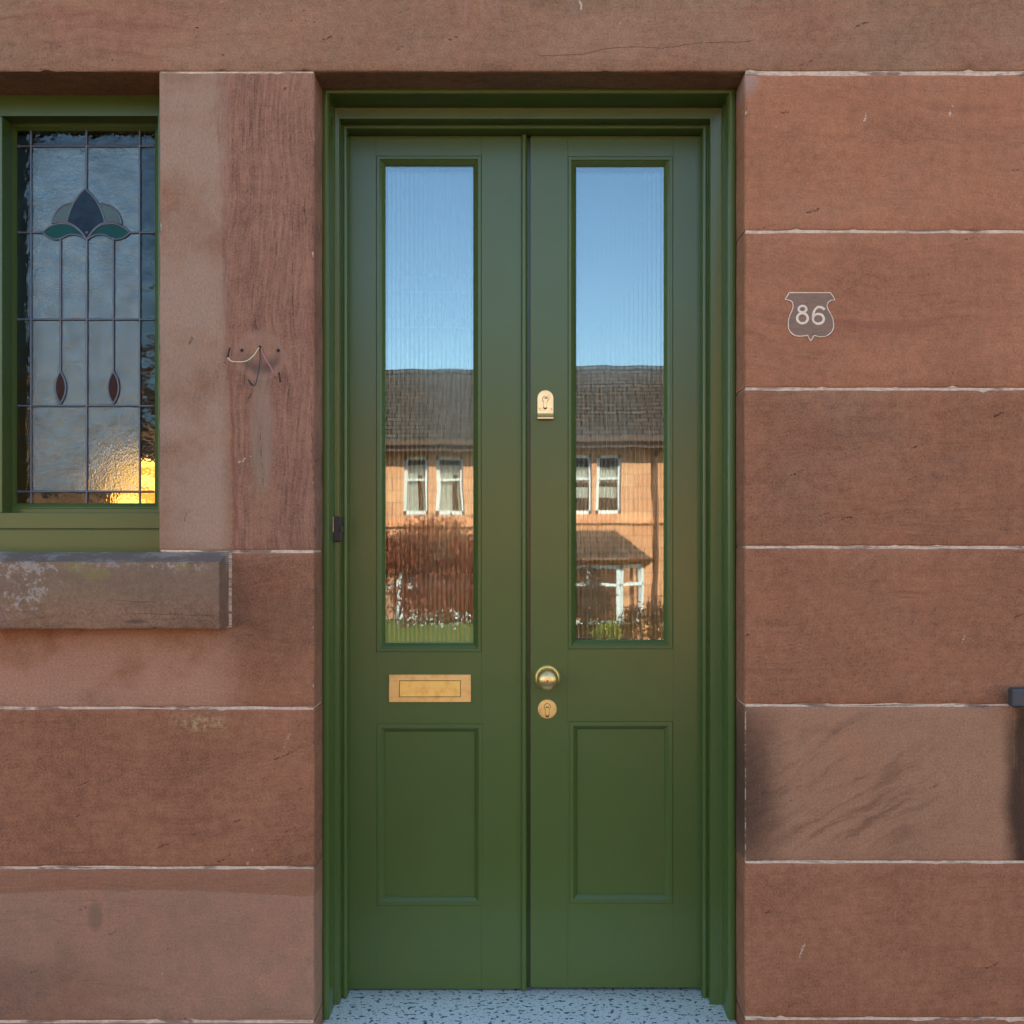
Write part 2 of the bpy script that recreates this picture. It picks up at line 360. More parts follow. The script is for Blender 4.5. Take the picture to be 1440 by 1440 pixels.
# ------------------------------------------------------------------ mesh helpers
def link(name, me, mat, parent=None, bevel=0, smooth=False, seg=2):
    me.update(); o = bpy.data.objects.new(name, me); C.objects.link(o)
    for m in (mat if isinstance(mat, list) else [mat]): me.materials.append(m)
    if smooth:
        for p in me.polygons: p.use_smooth = True
    if bevel:
        b = o.modifiers.new('bevel', 'BEVEL'); b.width = bevel; b.segments = seg; b.limit_method = 'ANGLE'; b.angle_limit = R(40)
        for p in me.polygons: p.use_smooth = True
        b.harden_normals = True
    if parent: o.parent = parent
    return o
class MB:
    def __init__(s): s.v = []; s.f = []; s.mi = []; s.cur = 0
    def face(s, pts):
        i = len(s.v); s.v += [tuple(p) for p in pts]; s.f.append(tuple(range(i, i + len(pts)))); s.mi.append(s.cur)
    def add(s, vs, fs):
        i = len(s.v); s.v += [tuple(p) for p in vs]; s.f += [tuple(i + q for q in f) for f in fs]; s.mi += [s.cur] * len(fs)
    def box(s, x0, x1, y0, y1, z0, z1):
        s.add([(x0, y0, z0), (x1, y0, z0), (x1, y1, z0), (x0, y1, z0), (x0, y0, z1), (x1, y0, z1), (x1, y1, z1), (x0, y1, z1)],
              [(0, 3, 2, 1), (4, 5, 6, 7), (0, 1, 5, 4), (1, 2, 6, 5), (2, 3, 7, 6), (3, 0, 4, 7)]); return s
    def grid(s, rows, closed=False):
        """rows: list of equal-length point lists; quads between consecutive rows"""
        n = len(rows[0]); vs = [p for r in rows for p in r]; fs = []
        for a in range(len(rows) - 1):
            for j in range(n - (0 if closed else 1)):
                k = (j + 1) % n; fs.append((a * n + j, a * n + k, (a + 1) * n + k, (a + 1) * n + j))
        s.add(vs, fs); return s
    def prism(s, poly, y0, y1):
        """poly = (x,z) outline; extruded from y0 (front) to y1"""
        n = len(poly); vs = [(x, y0, z) for x, z in poly] + [(x, y1, z) for x, z in poly]
        s.add(vs, [tuple(range(n)), tuple(range(2 * n - 1, n - 1, -1))] + [(i, n + i, n + (i + 1) % n, (i + 1) % n) for i in range(n)]); return s
    def tube(s, pts, r, n=8, cap=True):
        rows = []; pts = [Vector(p) for p in pts]
        for i, p in enumerate(pts):
            t = (pts[min(i + 1, len(pts) - 1)] - pts[max(i - 1, 0)]).normalized()
            a = t.orthogonal().normalized() if i == 0 else (a - t * a.dot(t)).normalized()
            b = t.cross(a); rr = r[i] if isinstance(r, (list, tuple)) else r
            rows.append([p + (a * math.cos(2 * math.pi * k / n) + b * math.sin(2 * math.pi * k / n)) * rr for k in range(n)])
        s.grid(rows, True)
        if cap:
            s.face(rows[0][::-1]); s.face(rows[-1])
        return s
    def lathe(s, prof, cx, cz, n=48, axis='y'):
        """prof = (radius, y)"""
        rows = [[(cx + r * math.cos(2 * math.pi * k / n), y, cz + r * math.sin(2 * math.pi * k / n)) if axis == 'y' else
                 (cx + r * math.cos(2 * math.pi * k / n), cz + r * math.sin(2 * math.pi * k / n), y) for k in range(n)] for r, y in prof]
        s.grid(rows, True); return s
    def build(s, name, mat, parent=None, bevel=0, smooth=False, merge=True):
        me = bpy.data.meshes.new(name); me.from_pydata(s.v, [], s.f)
        for p, m in zip(me.polygons, s.mi): p.material_index = m
        bm = bmesh.new(); bm.from_mesh(me)
        if merge: bmesh.ops.remove_doubles(bm, verts=bm.verts, dist=1e-5)
        bmesh.ops.recalc_face_normals(bm, faces=bm.faces)
        bm.to_mesh(me); bm.free()
        return link(name, me, mat, parent, bevel, smooth)
def empty(name, loc, label, cat, group=None):
    o = bpy.data.objects.new(name, None); C.objects.link(o); o.location = loc; o['label'] = label; o['category'] = cat
    if group: o['group'] = group
    return o
def at0(root, ch):
    """children were modelled in world coordinates"""
    ch.matrix_parent_inverse = root.matrix_world.inverted() if False else ch.matrix_parent_inverse
    return ch

# ------------------------------------------------------------------ wall blocks with rubbed, slightly chipped arrises
def nz(x, y, z, s): return mn.noise(Vector((x * s, y * s, z * s)))
class Blocks:
    def __init__(s): s.v = []; s.f = []; s.col = []
    def block(s, x0, x1, z0, z1, y0=0.0, depth=.35, res=.012, attr=(.5, .5, 0), relief=.0011, edge=.0026, seed=0, cuts=None, slope=0.0, seg_depth=None):
        nx = max(3, int((x1 - x0) / res)); nzr = max(3, int((z1 - z0) / res)); base = len(s.v)
        def pt(i, j):
            u = i / nx; w_ = j / nzr
            x = x0 + (x1 - x0) * u; z = z0 + (z1 - z0) * w_
            # pull outer two rings close to the border for a worn arris
            def near(t, n, L):
                if t == 0: return 0.0
                if t == 1: return min(.0018, L * .1)
                if t == 2: return min(.006, L * .2)
                return None
            for (t, rev, ax) in ((i, 0, 'x'), (nx - i, 1, 'x'), (j, 0, 'z'), (nzr - j, 1, 'z')):
                q = near(t, 0, (x1 - x0) if ax == 'x' else (z1 - z0))
                if q is None: continue
                if ax == 'x': x = x0 + q if not rev else x1 - q
                else: z = z0 + q if not rev else z1 - q
            y = y0 + relief * (nz(x + seed, 0, z, 6) * 1.0 + nz(x + seed, 3, z, 22) * .45)
            dx = min(i, nx - i); dz = min(j, nzr - j)
            ring = min(dx, dz)
            if ring == 0: y = y0 + .0028 
            elif ring == 1: y += .0012
            e1 = nz(x * 1.0 + seed, z, 7.7, 18); chip = max(0, nz(x + seed, z, 1.3, 30) - .33) * .016
            if ring <= 1:
                jit = edge * e1 * .7 + edge * .8 * nz(x + seed, z, 3.3, 5) + chip * 1.3
                if i <= 1: x += abs(jit) if x0 > -9 else 0
                if nx - i <= 1: x -= abs(jit)
                if j <= 1: z += abs(jit)
                if nzr - j <= 1: z -= abs(jit)
            return (x, y, z)
        idx = {}
        for j in range(nzr + 1):
            for i in range(nx + 1):
                idx[i, j] = len(s.v); s.v.append(pt(i, j))
        for j in range(nzr):
            for i in range(nx): s.f.append((idx[i, j], idx[i + 1, j], idx[i + 1, j + 1], idx[i, j + 1]))
        rim = [idx[i, 0] for i in range(nx + 1)] + [idx[nx, j] for j in range(1, nzr + 1)] + [idx[i, nzr] for i in range(nx - 1, -1, -1)] + [idx[0, j] for j in range(nzr - 1, 0, -1)]
        prev = rim
        inv = {q: ij for ij, q in idx.items()}
        for dd in (.016, .08, depth):
            ring = []
            for q in rim:
                x, y, z = s.v[q]; ring.append(len(s.v)); k_ = min(1, dd / .02) * .9
                i_, j_ = inv[q]
                if i_ == 0: x += (x0 - x) * k_
                if i_ == nx: x += (x1 - x) * k_
                if j_ == 0: z += (z0 - z) * k_
                if j_ == nzr: z += (z1 - z) * k_
                wv = .0012 * nz(x, y0 + dd * 3, z, 14)
                s.v.append((x + wv, y0 + dd, z + wv))
            for a in range(len(rim)):
                b = (a + 1) % len(rim); s.f.append((prev[b], prev[a], ring[a], ring[b]))
            prev = ring
        s.f.append(tuple(prev))
        s.col += [attr] * (len(s.v) - base)
    def build(s, name, mat, parent):
        me = bpy.data.meshes.new(name); me.from_pydata(s.v, [], s.f); me.update()
        ca = me.color_attributes.new('blk', 'FLOAT_COLOR', 'POINT')
        ca.data.foreach_set('color', [q for c in s.col for q in (c[0], c[1], c[2], 1.0)])
        bm = bmesh.new(); bm.from_mesh(me); bmesh.ops.recalc_face_normals(bm, faces=bm.faces); bm.to_mesh(me); bm.free()
        o = link(name, me, mat, parent); 
        for p in me.polygons: p.use_smooth = True
        try: me.set_sharp_from_angle(angle=R(50))
        except Exception: pass
        return o

JL, JR = PX(442), PX(1047)                 # door jambs
ZL = PZ(100)                               # lintel underside
WX1 = PX(223.5); WX0 = -1.774              # window opening
house = empty('sandstone_house', (0, 0, 0), 'red sandstone house front around a green double door and a leaded window', 'house')

G_ = .0024   # half of a joint
b = Blocks()
rz = [PZ(p) for p in (103.5, 325.5, 547, 769.5, 992, 1212.5, 1433)] + [-.32]
ra = [(1.0, .35, 0), (.88, .22, 0), (.40, .42, 0), (.47, .32, 0), (.60, .6, 0), (.44, .08, 0), (.2, .2, 0)]
for i in range(7):
    b.block(JR, 2.15, rz[i + 1] + G_, rz[i] - G_, attr=ra[i], seed=i * 3.1, relief=.0012)
lz = [PZ(775.5), PZ(996), PZ(1220.5), PZ(1437), -.32]
la = [(.42, .48, 0), (.33, .28, 0), (.5, .62, 0), (.4, .3, 0)]
for i in range(4):
    b.block(-2.25, JL, lz[i + 1] + G_, lz[i] - G_, attr=la[i], seed=20 + i * 2.7, relief=.0013)
b.block(WX1, JL, PZ(775.5) + G_, ZL - .0028, attr=(.47, .80, 1), seed=41, relief=.0015)
b.block(-2.25, WX0, PZ(775.5) + G_, ZL - .0028, attr=(.62, .40, 0), seed=45)
# the rest of the front, coarser, beyond the picture
for side in (-1, 1):
    zc = -.32
    for r_ in range(19):
        h = .366; x = 2.15 + 2 * G_ if side > 0 else -2.25 - 2 * G_; lim = 6.2; k = 0
        while abs(x) < lim:
            L = random.uniform(.6, 1.1); a = (x, x + L - 2 * G_) if side > 0 else (x - L + 2 * G_, x)
            b.block(a[0], a[1], zc + G_, zc + h - G_, res=.12, attr=(random.random(), random.random(), 0), relief=.002, seed=r_ + x); x += side * L
        zc += h
ztop = ZL + .46
for r_ in range(11):
    x = -2.25; zc = ztop + r_ * .366
    while x < 2.15:
        L = min(random.uniform(.6, 1.1), 2.15 - x)
        if L < .1: break
        b.block(x + G_, x + L - G_, zc + G_, zc + .366 - G_, res=.12, attr=(random.random(), random.random(), 0), relief=.002, seed=r_ * 2 + x); x += L
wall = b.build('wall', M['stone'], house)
lb = Blocks(); lb.block(-2.25, 2.15, ZL, ztop - G_, attr=(.52, .55, 0), seed=60, res=.012, relief=.0010, edge=.0012)
lb.build('lintel', M['lintel'], house)
# mortar core behind the joints
mb = MB(); my = .0026
def core(x0, x1, z0, z1, yy=my): mb.box(x0, x1, yy, .345, z0, z1)
core(JR + .003, 6.15, -.32, ZL + .02); core(-6.15, WX0 - .003, PZ(775.5), ZL + .02); core(WX1 + .003, JL - .003, PZ(775.5) - .004, ZL - .0004, .0022)
core(-6.15, JL - .003, -.32, PZ(775.5) - .004); core(-6.15, 6.15, ZL + .02, 6.7, .004)
mt = mb.build('mortar', M['mortar'], house)
# sill
sb = Blocks()
sx1 = PX(308, -.084)
sb.block(-1.95, sx1, PZ(885.5, -.084), PZ(790, -.084), y0=-.084, depth=.075, attr=(.45, .6, 0), seed=71, relief=.0030, edge=.005)
sill = sb.build('window_sill', M['sill'], house)
sb2 = MB()
zs0, zs1 = PZ(885.5, -.084) + .002, PZ(790, -.084) - .001
prof = [(-.0815, zs0), (.16, zs0), (.16, PZ(777, .14)), (0.0, PZ(776)), (-.05, PZ(776) - .014), (-.0805, zs1)]
rows = []
n = 60
for i in range(n + 1):
    x = -1.948 + (PX(322) + 1.948) * i / n
    row = []
    for (y, z) in prof:
        xx = x
        if i == n and y < 0: xx = sx1 + (PX(322) - sx1) * (y + .0815) / .0815 
        if i == n and y >= 0: xx = PX(322)
        row.append((xx, y, z + .0018 * nz(x, y, z, 25) * (1 if z > 1 else 0)))
    rows.append(row)
sb2.grid(rows, True); sb2.face(rows[0]); sb2.face(rows[-1][::-1])
so = sb2.build('sill_top', M['sill'], sill)
mm = MB(); mm.box(PX(322) - .0006, PX(326), -.0022, .03, zs0 - .003, PZ(777)); mm.box(-1.9, PX(322), -.0012, .03, zs0 - .004, zs0 + .004)
mm.build('sill_joint', M['mortar'], sill)

# doorstep
db = MB(); db.box(-.4958, .5013, -.36, .34, -.32, 0.0); db.build('doorstep', M['step'], house, .006)

# ------------------------------------------------------------------ door frame
prof = [(.128, -.5005, 2.248, .5035), (.108, -.4995, 2.2462, .5025), (.1035, -.4975, 2.2442, .500), (.1005, -.493, 2.2400, .4955), (.0998, -.4885, 2.2355, .4905),
        (.1012, -.4840, 2.2310, .4850), (.1045, -.4810, 2.2275, .4815), (.1085, -.4800, 2.2262, .4802), (.1830, -.4806, 2.2262, .4802),
        (.1862, -.4800, 2.2256, .4796), (.1875, -.4788, 2.2244, .4784), (.1880, -.4770, 2.2226, .4766), (.1880, -.4720, 2.2040, .4555), (.1888, -.4700, 2.2005, .4525), (.1905, -.4692, 2.1990, .4515),
        (.2290, -.4690, 2.1988, .4513), (.2290, -.4675, 2.1973, .4500), (.2272, -.4662, 2.1962, .4490), (.2262, -.4640, 2.1945, .4470), (.2262, -.4615, 2.1925, .4445), (.2272, -.4590, 2.1905, .4418),
        (.2290, -.4570, 2.1888, .4398), (.2320, -.4563, 2.1880, .4390), (.335, -.4563, 2.1880, .4390)]
fb = MB(); rows = []
for (y, lx, tz, rx) in prof: rows.append([(lx, y, .0), (lx, y, tz), (rx, y, tz), (rx, y, .0)])
vs = fb.grid(rows)
frame = fb.build('door_frame', M['paint'], house, 0, merge=False)
for p in frame.data.polygons: p.use_smooth = False
try: frame.data.set_sharp_from_angle(angle=R(28))
except Exception: pass
for p in frame.data.polygons: p.use_smooth = True
try: frame.data.set_sharp_from_angle(angle=R(28))
except Exception: pass

# black bell box fixed on the left jamb
def XD(p, y): return PX(p, y)
bb = MB(); bb.box(XD(468.5, .175), XD(481, .175), .165, .188, PZ(761.5, .175), PZ(726.5, .175))
bell = bb.build('doorbell', M['black'], frame, .002); bell['label'] = 'small black bell box on the left door jamb'
b2 = MB(); b2.box(XD(477.5, .16), XD(482.5, .16), .158, .166, PZ(748, .16), PZ(740, .16)); b2.build('bell_clip', M['black'], frame, .001)
b3 = MB(); b3.box(XD(468, .165), XD(469, .165), .1645, .168, PZ(748, .165), PZ(727, .165)); b3.build('bell_trim', M['chrome'], frame)

# ------------------------------------------------------------------ door leaves
YD = .274
DX = lambda p: PX(p, YD); DZ = lambda p: PZ(p, YD)
def rect_sweep(m, x0, x1, z0, z1, prof, y):
    rows = [[(x0 + o, y + d, z0 + o), (x1 - o, y + d, z0 + o), (x1 - o, y + d, z1 - o), (x0 + o, y + d, z1 - o)] for o, d in prof]
    m.grid(rows, True)
GL = [(-.0004, .003), (0, .0012), (.0009, -.0002), (.0016, -.0008), (.0085, -.0010), (.0095, -.0002), (.0100, .0015), (.0115, .0024), (.0145, .0052), (.0180, .0088), (.0212, .0122), (.0217, .0135), (.0217, .034)]
PL = [(-.0004, .003), (0, .0012), (.0009, -.0002), (.0016, -.0008), (.0104, -.0010), (.0112, -.0004), (.0116, .0010), (.0130, .0018), (.0160, .0046), (.0190, .0078), (.0216, .0108), (.0222, .0120), (.0222, .022)]
def leaf(name, label, xa, xb, sl, sr, g_top, g_bot, p_top, p_bot, ztop_, zbot, psl, psr, tilt=0.0):
    d = MB()
    d.box(xa, sl, YD, YD + .044, zbot, ztop_); d.box(sr, xb, YD, YD + .044, zbot, ztop_)
    o = d.build(name, M['paint'], house, .0012); o['label'] = label
    r_ = MB()
    for z0, z1 in ((g_top, ztop_), (p_top, g_bot), (zbot, p_bot)):
        r_ = MB(); r_.box(sl - .0004, sr + .0004, YD + .00055, YD + .0435, z0, z1); r_.build('rail', M['paint'], o, .0006)
    if psl > sl + .0005: r_ = MB(); r_.box(sl - .0004, psl + .0002, YD + .0003, YD + .04, p_bot, p_top); r_.build('stile_fillet', M['paint'], o)
    m = MB(); rect_sweep(m, sl, sr, g_bot, g_top, GL, YD); mo = m.build('glazing_bead', M['paint'], o, 0)
    sm(mo)
    m = MB(); rect_sweep(m, psl, psr, p_bot, p_top, PL, YD); mo = m.build('panel_moulding', M['paint'], o, 0); sm(mo)
    m = MB(); m.box(psl + .0215, psr - .0215, YD + .0115, YD + .034, p_bot + .0215, p_top - .0215); m.build('panel', M['paint'], o, .0004)
    # panes: a clear outer pane and a reeded inner one
    gx0, gx1, gz0, gz1 = sl + .0205, sr - .0205, g_bot + .0205, g_top - .0205
    h = (gz1 - gz0) / 2; cx = (gx0 + gx1) / 2; cz = (gz0 + gz1) / 2; wv = (gx1 - gx0) / 2
    m = MB(); m.box(-wv, wv, 0, .003, -h, h); p = m.build('glass_pane', M['pane'], o); p.location = (cx, YD + .0165, cz); p.rotation_euler = (tilt, 0, 0)
    m = MB(); pitch = .0118; nn = int((gx1 - gx0) / pitch * 14); rows = []
    for zz in (gz0, gz1):
        rows.append([(gx0 + (gx1 - gx0) * i / nn, YD + .0375 - .0013 * abs(math.sin(math.pi * (gx1 - gx0) * i / nn / pitch)) ** 1.3, zz) for i in range(nn + 1)])
    m.grid(rows); m.grid([[(gx0, YD + .042, gz0), (gx1, YD + .042, gz0)], [(gx0, YD + .042, gz1), (gx1, YD + .042, gz1)]])
    m.build('reeded_pane', M['reed'], o, 0, True)
    return o
def sm(o):
    for p in o.data.polygons: p.use_smooth = True
    try: o.data.set_sharp_from_angle(angle=R(30))
    except Exception: pass
ZB = DZ(1391.0)
L = leaf('door_leaf', 'left green door leaf with the brass letter plate', DX(489.2), DX(741), DX(529), DX(677), DZ(219), DZ(917), DZ(1017.8), DZ(1274), 2.1868, ZB, DX(529.7), DX(679))
Rr = leaf('door_leaf', 'right green door leaf with the brass knob and locks', DX(745.8), DX(986.3), DX(798.6), DX(946.4), DZ(220), DZ(912.8), DZ(1014.6), DZ(1270.6), 2.1868, DZ(1389), DX(800.4), DX(946.4), R(.10))
# centre bead on the left leaf, rebate strip behind the gap
m = MB(); x0, x1 = DX(732.6), DX(741.2); n = 10
rows = [[(x0 + (x1 - x0) * (1 - math.cos(math.pi * i / n)) / 2, YD - .0005 - .0100 * math.sin(math.pi * i / n), z) for i in range(n + 1)] for z in (ZB, 2.1868)]
m.grid(rows); m.face(rows[0]); m.face(rows[1][::-1]); m.build('astragal', M['paint'], L, 0, True)
sm([c for c in L.children if c.name.startswith('astragal')][0])
m = MB(); m.box(DX(740), DX(747), YD + .017, YD + .05, ZB + .001, 2.186); m.build('rebate_strip', M['paint'], L)
# near-black strip standing in for the shadow line under the leaves
m = MB(); m.box(-.4563, .439, YD + .046, YD + .06, -.001, .006); m.build('shadow_line_strip', M['dark'], frame)

# letter plate
m = MB(); lx0, lx1, lz0, lz1 = DX(547.5), DX(662.2), DZ(987), DZ(948.5)
fx0, fx1, fz0, fz1 = DX(561.5), DX(648), DZ(980), DZ(956.5)
m.box(lx0, lx1, YD - .0045, YD + .001, fz1, lz1); m.box(lx0, lx1, YD - .0045, YD + .001, lz0, fz0)
m.box(lx0, fx0, YD - .0045, YD + .001, fz0, fz1); m.box(fx1, lx1, YD - .0045, YD + .001, fz0, fz1)
m.build('letter_plate', M['brass_old'], L, .0006)
m = MB(); m.box(fx0 + .0014, fx1 - .0014, YD - .0030, YD + .001, fz0 + .0010, fz1 - .0018); m.build('letter_flap', M['brass'], L, .0005)

# knob with round rose
cx, cz = DX(769.8), DZ(953); m = MB()
m.lathe([(.0, YD - .004), (.014, YD - .0046), (.024, YD - .005), (.0265, YD - .0058), (.0285, YD - .0055), (.0318, YD - .0035), (.0328, YD - .0005), (.0328, YD + .001)], cx, cz)
m.build('knob_rose', M['brass'], Rr, 0, True)
m = MB(); yk = YD - .056
prof = [(.0125, YD - .004), (.0115, YD - .012), (.0105, YD - .022), (.0125, YD - .028), (.0185, YD - .0315), (.0245, YD - .037)]
for i in range(0, 13):
    a = R(8 + i * 82 / 12); prof.append((.0272 * math.cos(a), YD - .043 - .0175 * math.sin(a)))
prof.append((.0001, YD - .0605))
m.lathe(prof, cx, cz); m.build('door_knob', M['knob'], Rr, 0, True)

def keyhole(m, cx, cz, s, y):
    """euro cylinder outline: round plug above a slim tail"""
    n = 16; pts = []
    for i in range(n + 1):
        a = R(-55 + (290) * i / n); pts.append((cx + .0085 * s * math.cos(a), cz + .0085 * s * math.sin(a)))
    for i in range(9):
        a = R(180 + 180 * i / 8); pts.append((cx + .005 * s * math.cos(a), cz - .022 * s + .005 * s * math.sin(a)))
    return pts
# round lock escutcheon
cx, cz = DX(769.6), DZ(997); m = MB()
m.lathe([(.0001, YD - .0030), (.018, YD - .0030), (.0235, YD - .0026), (.0248, YD - .0012), (.0248, YD + .001)], cx, cz)
m.build('lock_escutcheon', M['brass_old'], Rr, 0, True); sm([c for c in Rr.children if c.name.startswith('lock_esc')][0])
m = MB(); m.prism(keyhole(m, cx, cz + .0065, 1.0, 0), YD - .0034, YD - .002); m.build('lock_surround', M['dark'], Rr)
m = MB(); m.prism(keyhole(m, cx, cz + .0065, .86, 0), YD - .0046, YD - .002); m.build('lock_cylinder', M['brass'], Rr, .0004)
m = MB(); m.box(cx - .0042, cx + .0042, YD - .0050, YD - .0044, cz + .004, cz + .0066); m.build('key_slot', M['dark'], Rr)
for s in (-1, 1):
    m = MB(); m.lathe([(.0001, YD - .0036), (.0028, YD - .0034), (.0032, YD - .0028)], cx + s * .017, cz + .0005, 16); m.build('screw', M['knob'], Rr, 0, True)
# rim cylinder pull
cx = DX(767); m = MB(); r0 = (DX(778.3) - DX(755.8)) / 2; zt = DZ(549) - r0; zb = DZ(583)
pts = [(cx + r0 * math.cos(math.pi * i / 24), zt + r0 * math.sin(math.pi * i / 24)) for i in range(25)] + [(cx - r0, zb), (cx + r0, zb)]
m.prism(pts, YD - .0035, YD + .001); m.build('cylinder_pull', M['brass_pale'], Rr, .0008)
m = MB(); rows = []
for x in (cx - r0, cx + r0):
    rows.append([(x, YD + .001, zb + .003), (x, YD - .0040, zb + .003), (x, YD - .007, zb + .001), (x, YD - .013, zb - .004), (x, YD - .017, zb - .0085), (x, YD - .0165, zb - .0125), (x, YD - .0135, zb - .0135), (x, YD - .010, zb - .010), (x, YD - .004, zb - .004), (x, YD + .001, zb - .001)])
m.grid(rows, True); m.face(rows[0]); m.face(rows[1][::-1]); m.build('pull_lip', M['brass_pale'], Rr, .0006)
kz = DZ(564); m = MB(); m.prism(keyhole(m, cx - .0005, kz + .004, .95, 0), YD - .0040, YD - .003); m.build('lock_surround', M['dark'], Rr)
m = MB(); m.prism(keyhole(m, cx - .0005, kz + .004, .82, 0), YD - .0052, YD - .003); m.build('lock_cylinder', M['brass_pale'], Rr, .0004)
m = MB(); m.box(cx - .002, cx + .004, YD - .0058, YD - .0050, kz + .0055, kz + .0085); m.build('key_slot', M['dark'], Rr)
for s in (-1, 1):
    m = MB(); m.lathe([(.0001, YD - .0042), (.0022, YD - .0042), (.0026, YD - .003)], cx + s * .0145, DZ(575), 12); m.build('screw', M['knob'], Rr, 0, True)

# ------------------------------------------------------------------ window: painted frame, sash, leaded lights
YW = .143; YS = .196; YG = .212
FZB, FZT = PZ(743, YW), 2.26
wt = PZ(163, YW); sx_l = PX(3, YW); sx_r = -.905
win = MB()
win.box(WX0 - .02, WX1 + .03, YW, .30, wt, FZT)                          # head
win.box(WX0 - .02, WX1 + .03, YW - .004, .30, PZ(743.5, YW), PZ(721, YW))    # bottom rail
win.box(WX0 - .02, WX1 + .03, YW - .006, .30, PZ(779, YW), PZ(745.2, YW))    # cill board
win.box(WX0 - .02, WX1 + .03, .15, .29, PZ(776, YW), PZ(724, YW)); win.box(-1.345, sx_l, YW, .30, PZ(721, YW), wt)                          # mullion
win.box(sx_r, WX1 + .03, YW, .30, PZ(721, YW), wt); win.box(WX0 - .02, -1.725, YW, .30, PZ(721, YW), wt)
window = win.build('window', M['paint'], house, .0018); window['label'] = 'green painted window with leaded lights'
KG = lambda p: PX(p, YG); KZ = lambda p: PZ(p, YG)
def flip(o, f):
    return o
def light(mir):
    T = (lambda x: x) if not mir else (lambda x: -2.630 - x)
    def B(m, x0, x1, y0, y1, z0, z1): a, c = sorted((T(x0), T(x1))); m.box(a, c, y0, y1, z0, z1)
    X0, X1, Z0, Z1 = KG(24), KG(218), KZ(707.7), KZ(184.5)
    # sash with moulded inner edge
    m = MB(); x0, x1 = sorted((T(PX(10, YS)), T(sx_r + .012)))
    gx0, gx1 = sorted((T(X0), T(X1)))
    zt, zb = PZ(166, YS), PZ(726, YS)
    PR = [(0, .03), (0, .002), (.0015, 0)]
    o0 = dict(l=gx0 - x0, r=x1 - gx1, t=zt - Z1, b=Z0 - zb)
    rows = []
    for f, y in ((0, .05), (0, .0015), (.10, 0), (.55, 0), (.60, .0025), (.72, .004), (.9, .010), (1.0, .014), (1.02, .03)):
        rows.append([(x0 + o0['l'] * f, YS + y, zb + o0['b'] * f), (x1 - o0['r'] * f, YS + y, zb + o0['b'] * f), (x1 - o0['r'] * f, YS + y, zt - o0['t'] * f), (x0 + o0['l'] * f, YS + y, zt - o0['t'] * f)])
    m.grid(rows, True); o = m.build('sash', M['paint'], window, 0)
    # glass: border strips, centre field, coloured pieces
    a, c = KG(44), KG(197); zt_, zb_ = KZ(206), KZ(691.5)
    for (p, q, r1, r2) in ((X0 - .01, a, Z0 - .01, Z1 + .01), (c, X1 + .01, Z0 - .01, Z1 + .01), (a, c, zt_, Z1 + .01), (a, c, Z0 - .01, zb_)):
        m = MB(); B(m, p, q, YG, YG + .003, r1, r2); m.build('border_glass', M['g_border'], window)
    m = MB(); B(m, a, c, YG, YG + .003, zb_, zt_); m.build('textured_glass', M['g_center'], window)
    def bez(p0, p1, p2, n=8): return [((1 - t) ** 2 * p0[0] + 2 * t * (1 - t) * p1[0] + t * t * p2[0], (1 - t) ** 2 * p0[1] + 2 * t * (1 - t) * p1[1] + t * t * p2[1]) for t in [i / n for i in range(n + 1)]]
    def conv(pts): return [(T(KG(x)), KZ(y)) for x, y in pts]
    tipT, tl, tr, tb = (120.5, 266), (94.5, 313), (148, 313), (122.5, 337.5)
    e1 = bez(tipT, (100, 283), tl); e2 = bez(tl, (112, 318), tb); e3 = bez(tb, (133, 318), tr); e4 = bez(tr, (143, 285), tipT)
    tulip = e1 + e2[1:] + e3[1:] + e4[1:-1]
    pl1 = bez((101, 286), (77, 290), (73.5, 314)); pl2 = bez((73.5, 314), (84, 312), tl)
    pr1 = bez((142.5, 286), (168, 290), (171.5, 315)); pr2 = bez((171.5, 315), (160, 312), tr)
    ll = bez((61, 327.5), (75, 311), (98, 316)) + bez((98, 316), (112, 321), tb)[1:]; ll2 = bez((61, 327.5), (74, 342), (90, 334)) + bez((90, 334), (104, 324), tb)[1:]
    lr = bez((183, 327.5), (168, 311), (146, 316)) + bez((146, 316), (132, 321), tb)[1:]; lr2 = bez((183, 327.5), (170, 342), (154, 334)) + bez((154, 334), (140, 324), tb)[1:]
    pieces = [('tulip_glass', 'g_purple', tulip), ('petal_glass', 'g_pale', pl1 + pl2[1:] + e1[4:-1][::-1]), ('petal_glass', 'g_pale', pr1 + pr2[1:] + e4[1:5]),
              ('leaf_glass', 'g_green', ll + ll2[1:-1][::-1]), ('leaf_glass', 'g_green', lr + lr2[1:-1][::-1])]
    cames = [e1, e2, e3, e4, pl1, pl2, pr1, pr2, ll, ll2, lr, lr2]
    for cx_ in (85.5, 160):
        d1 = bez((cx_, 523), (cx_ - 15, 545), (cx_, 568), 10); d2 = bez((cx_, 523), (cx_ + 15, 545), (cx_, 568), 10)
        pieces.append(('drop_glass', 'g_red', d1 + d2[1:-1][::-1])); cames += [d1, d2, [(cx_, 335), (cx_, 523)]]
    for nme, mt_, poly in pieces:
        m = MB(); m.prism(conv(poly), YG - .0022, YG - .0005); m.build(nme, M[mt_], window)
    for xx in (44, 197): cames.append([(xx, 184), (xx, 708)])
    cames += [[(122.3, 184), (121.5, 266)], [(122.8, 338), (122.3, 708)]]
    for yy in (206, 449.5, 571, 691.5): cames.append([(24, yy), (218, yy)])
    cames += [[(24, 327.5), (61, 327.5)], [(183, 327.5), (218, 327.5)]]
    m = MB()
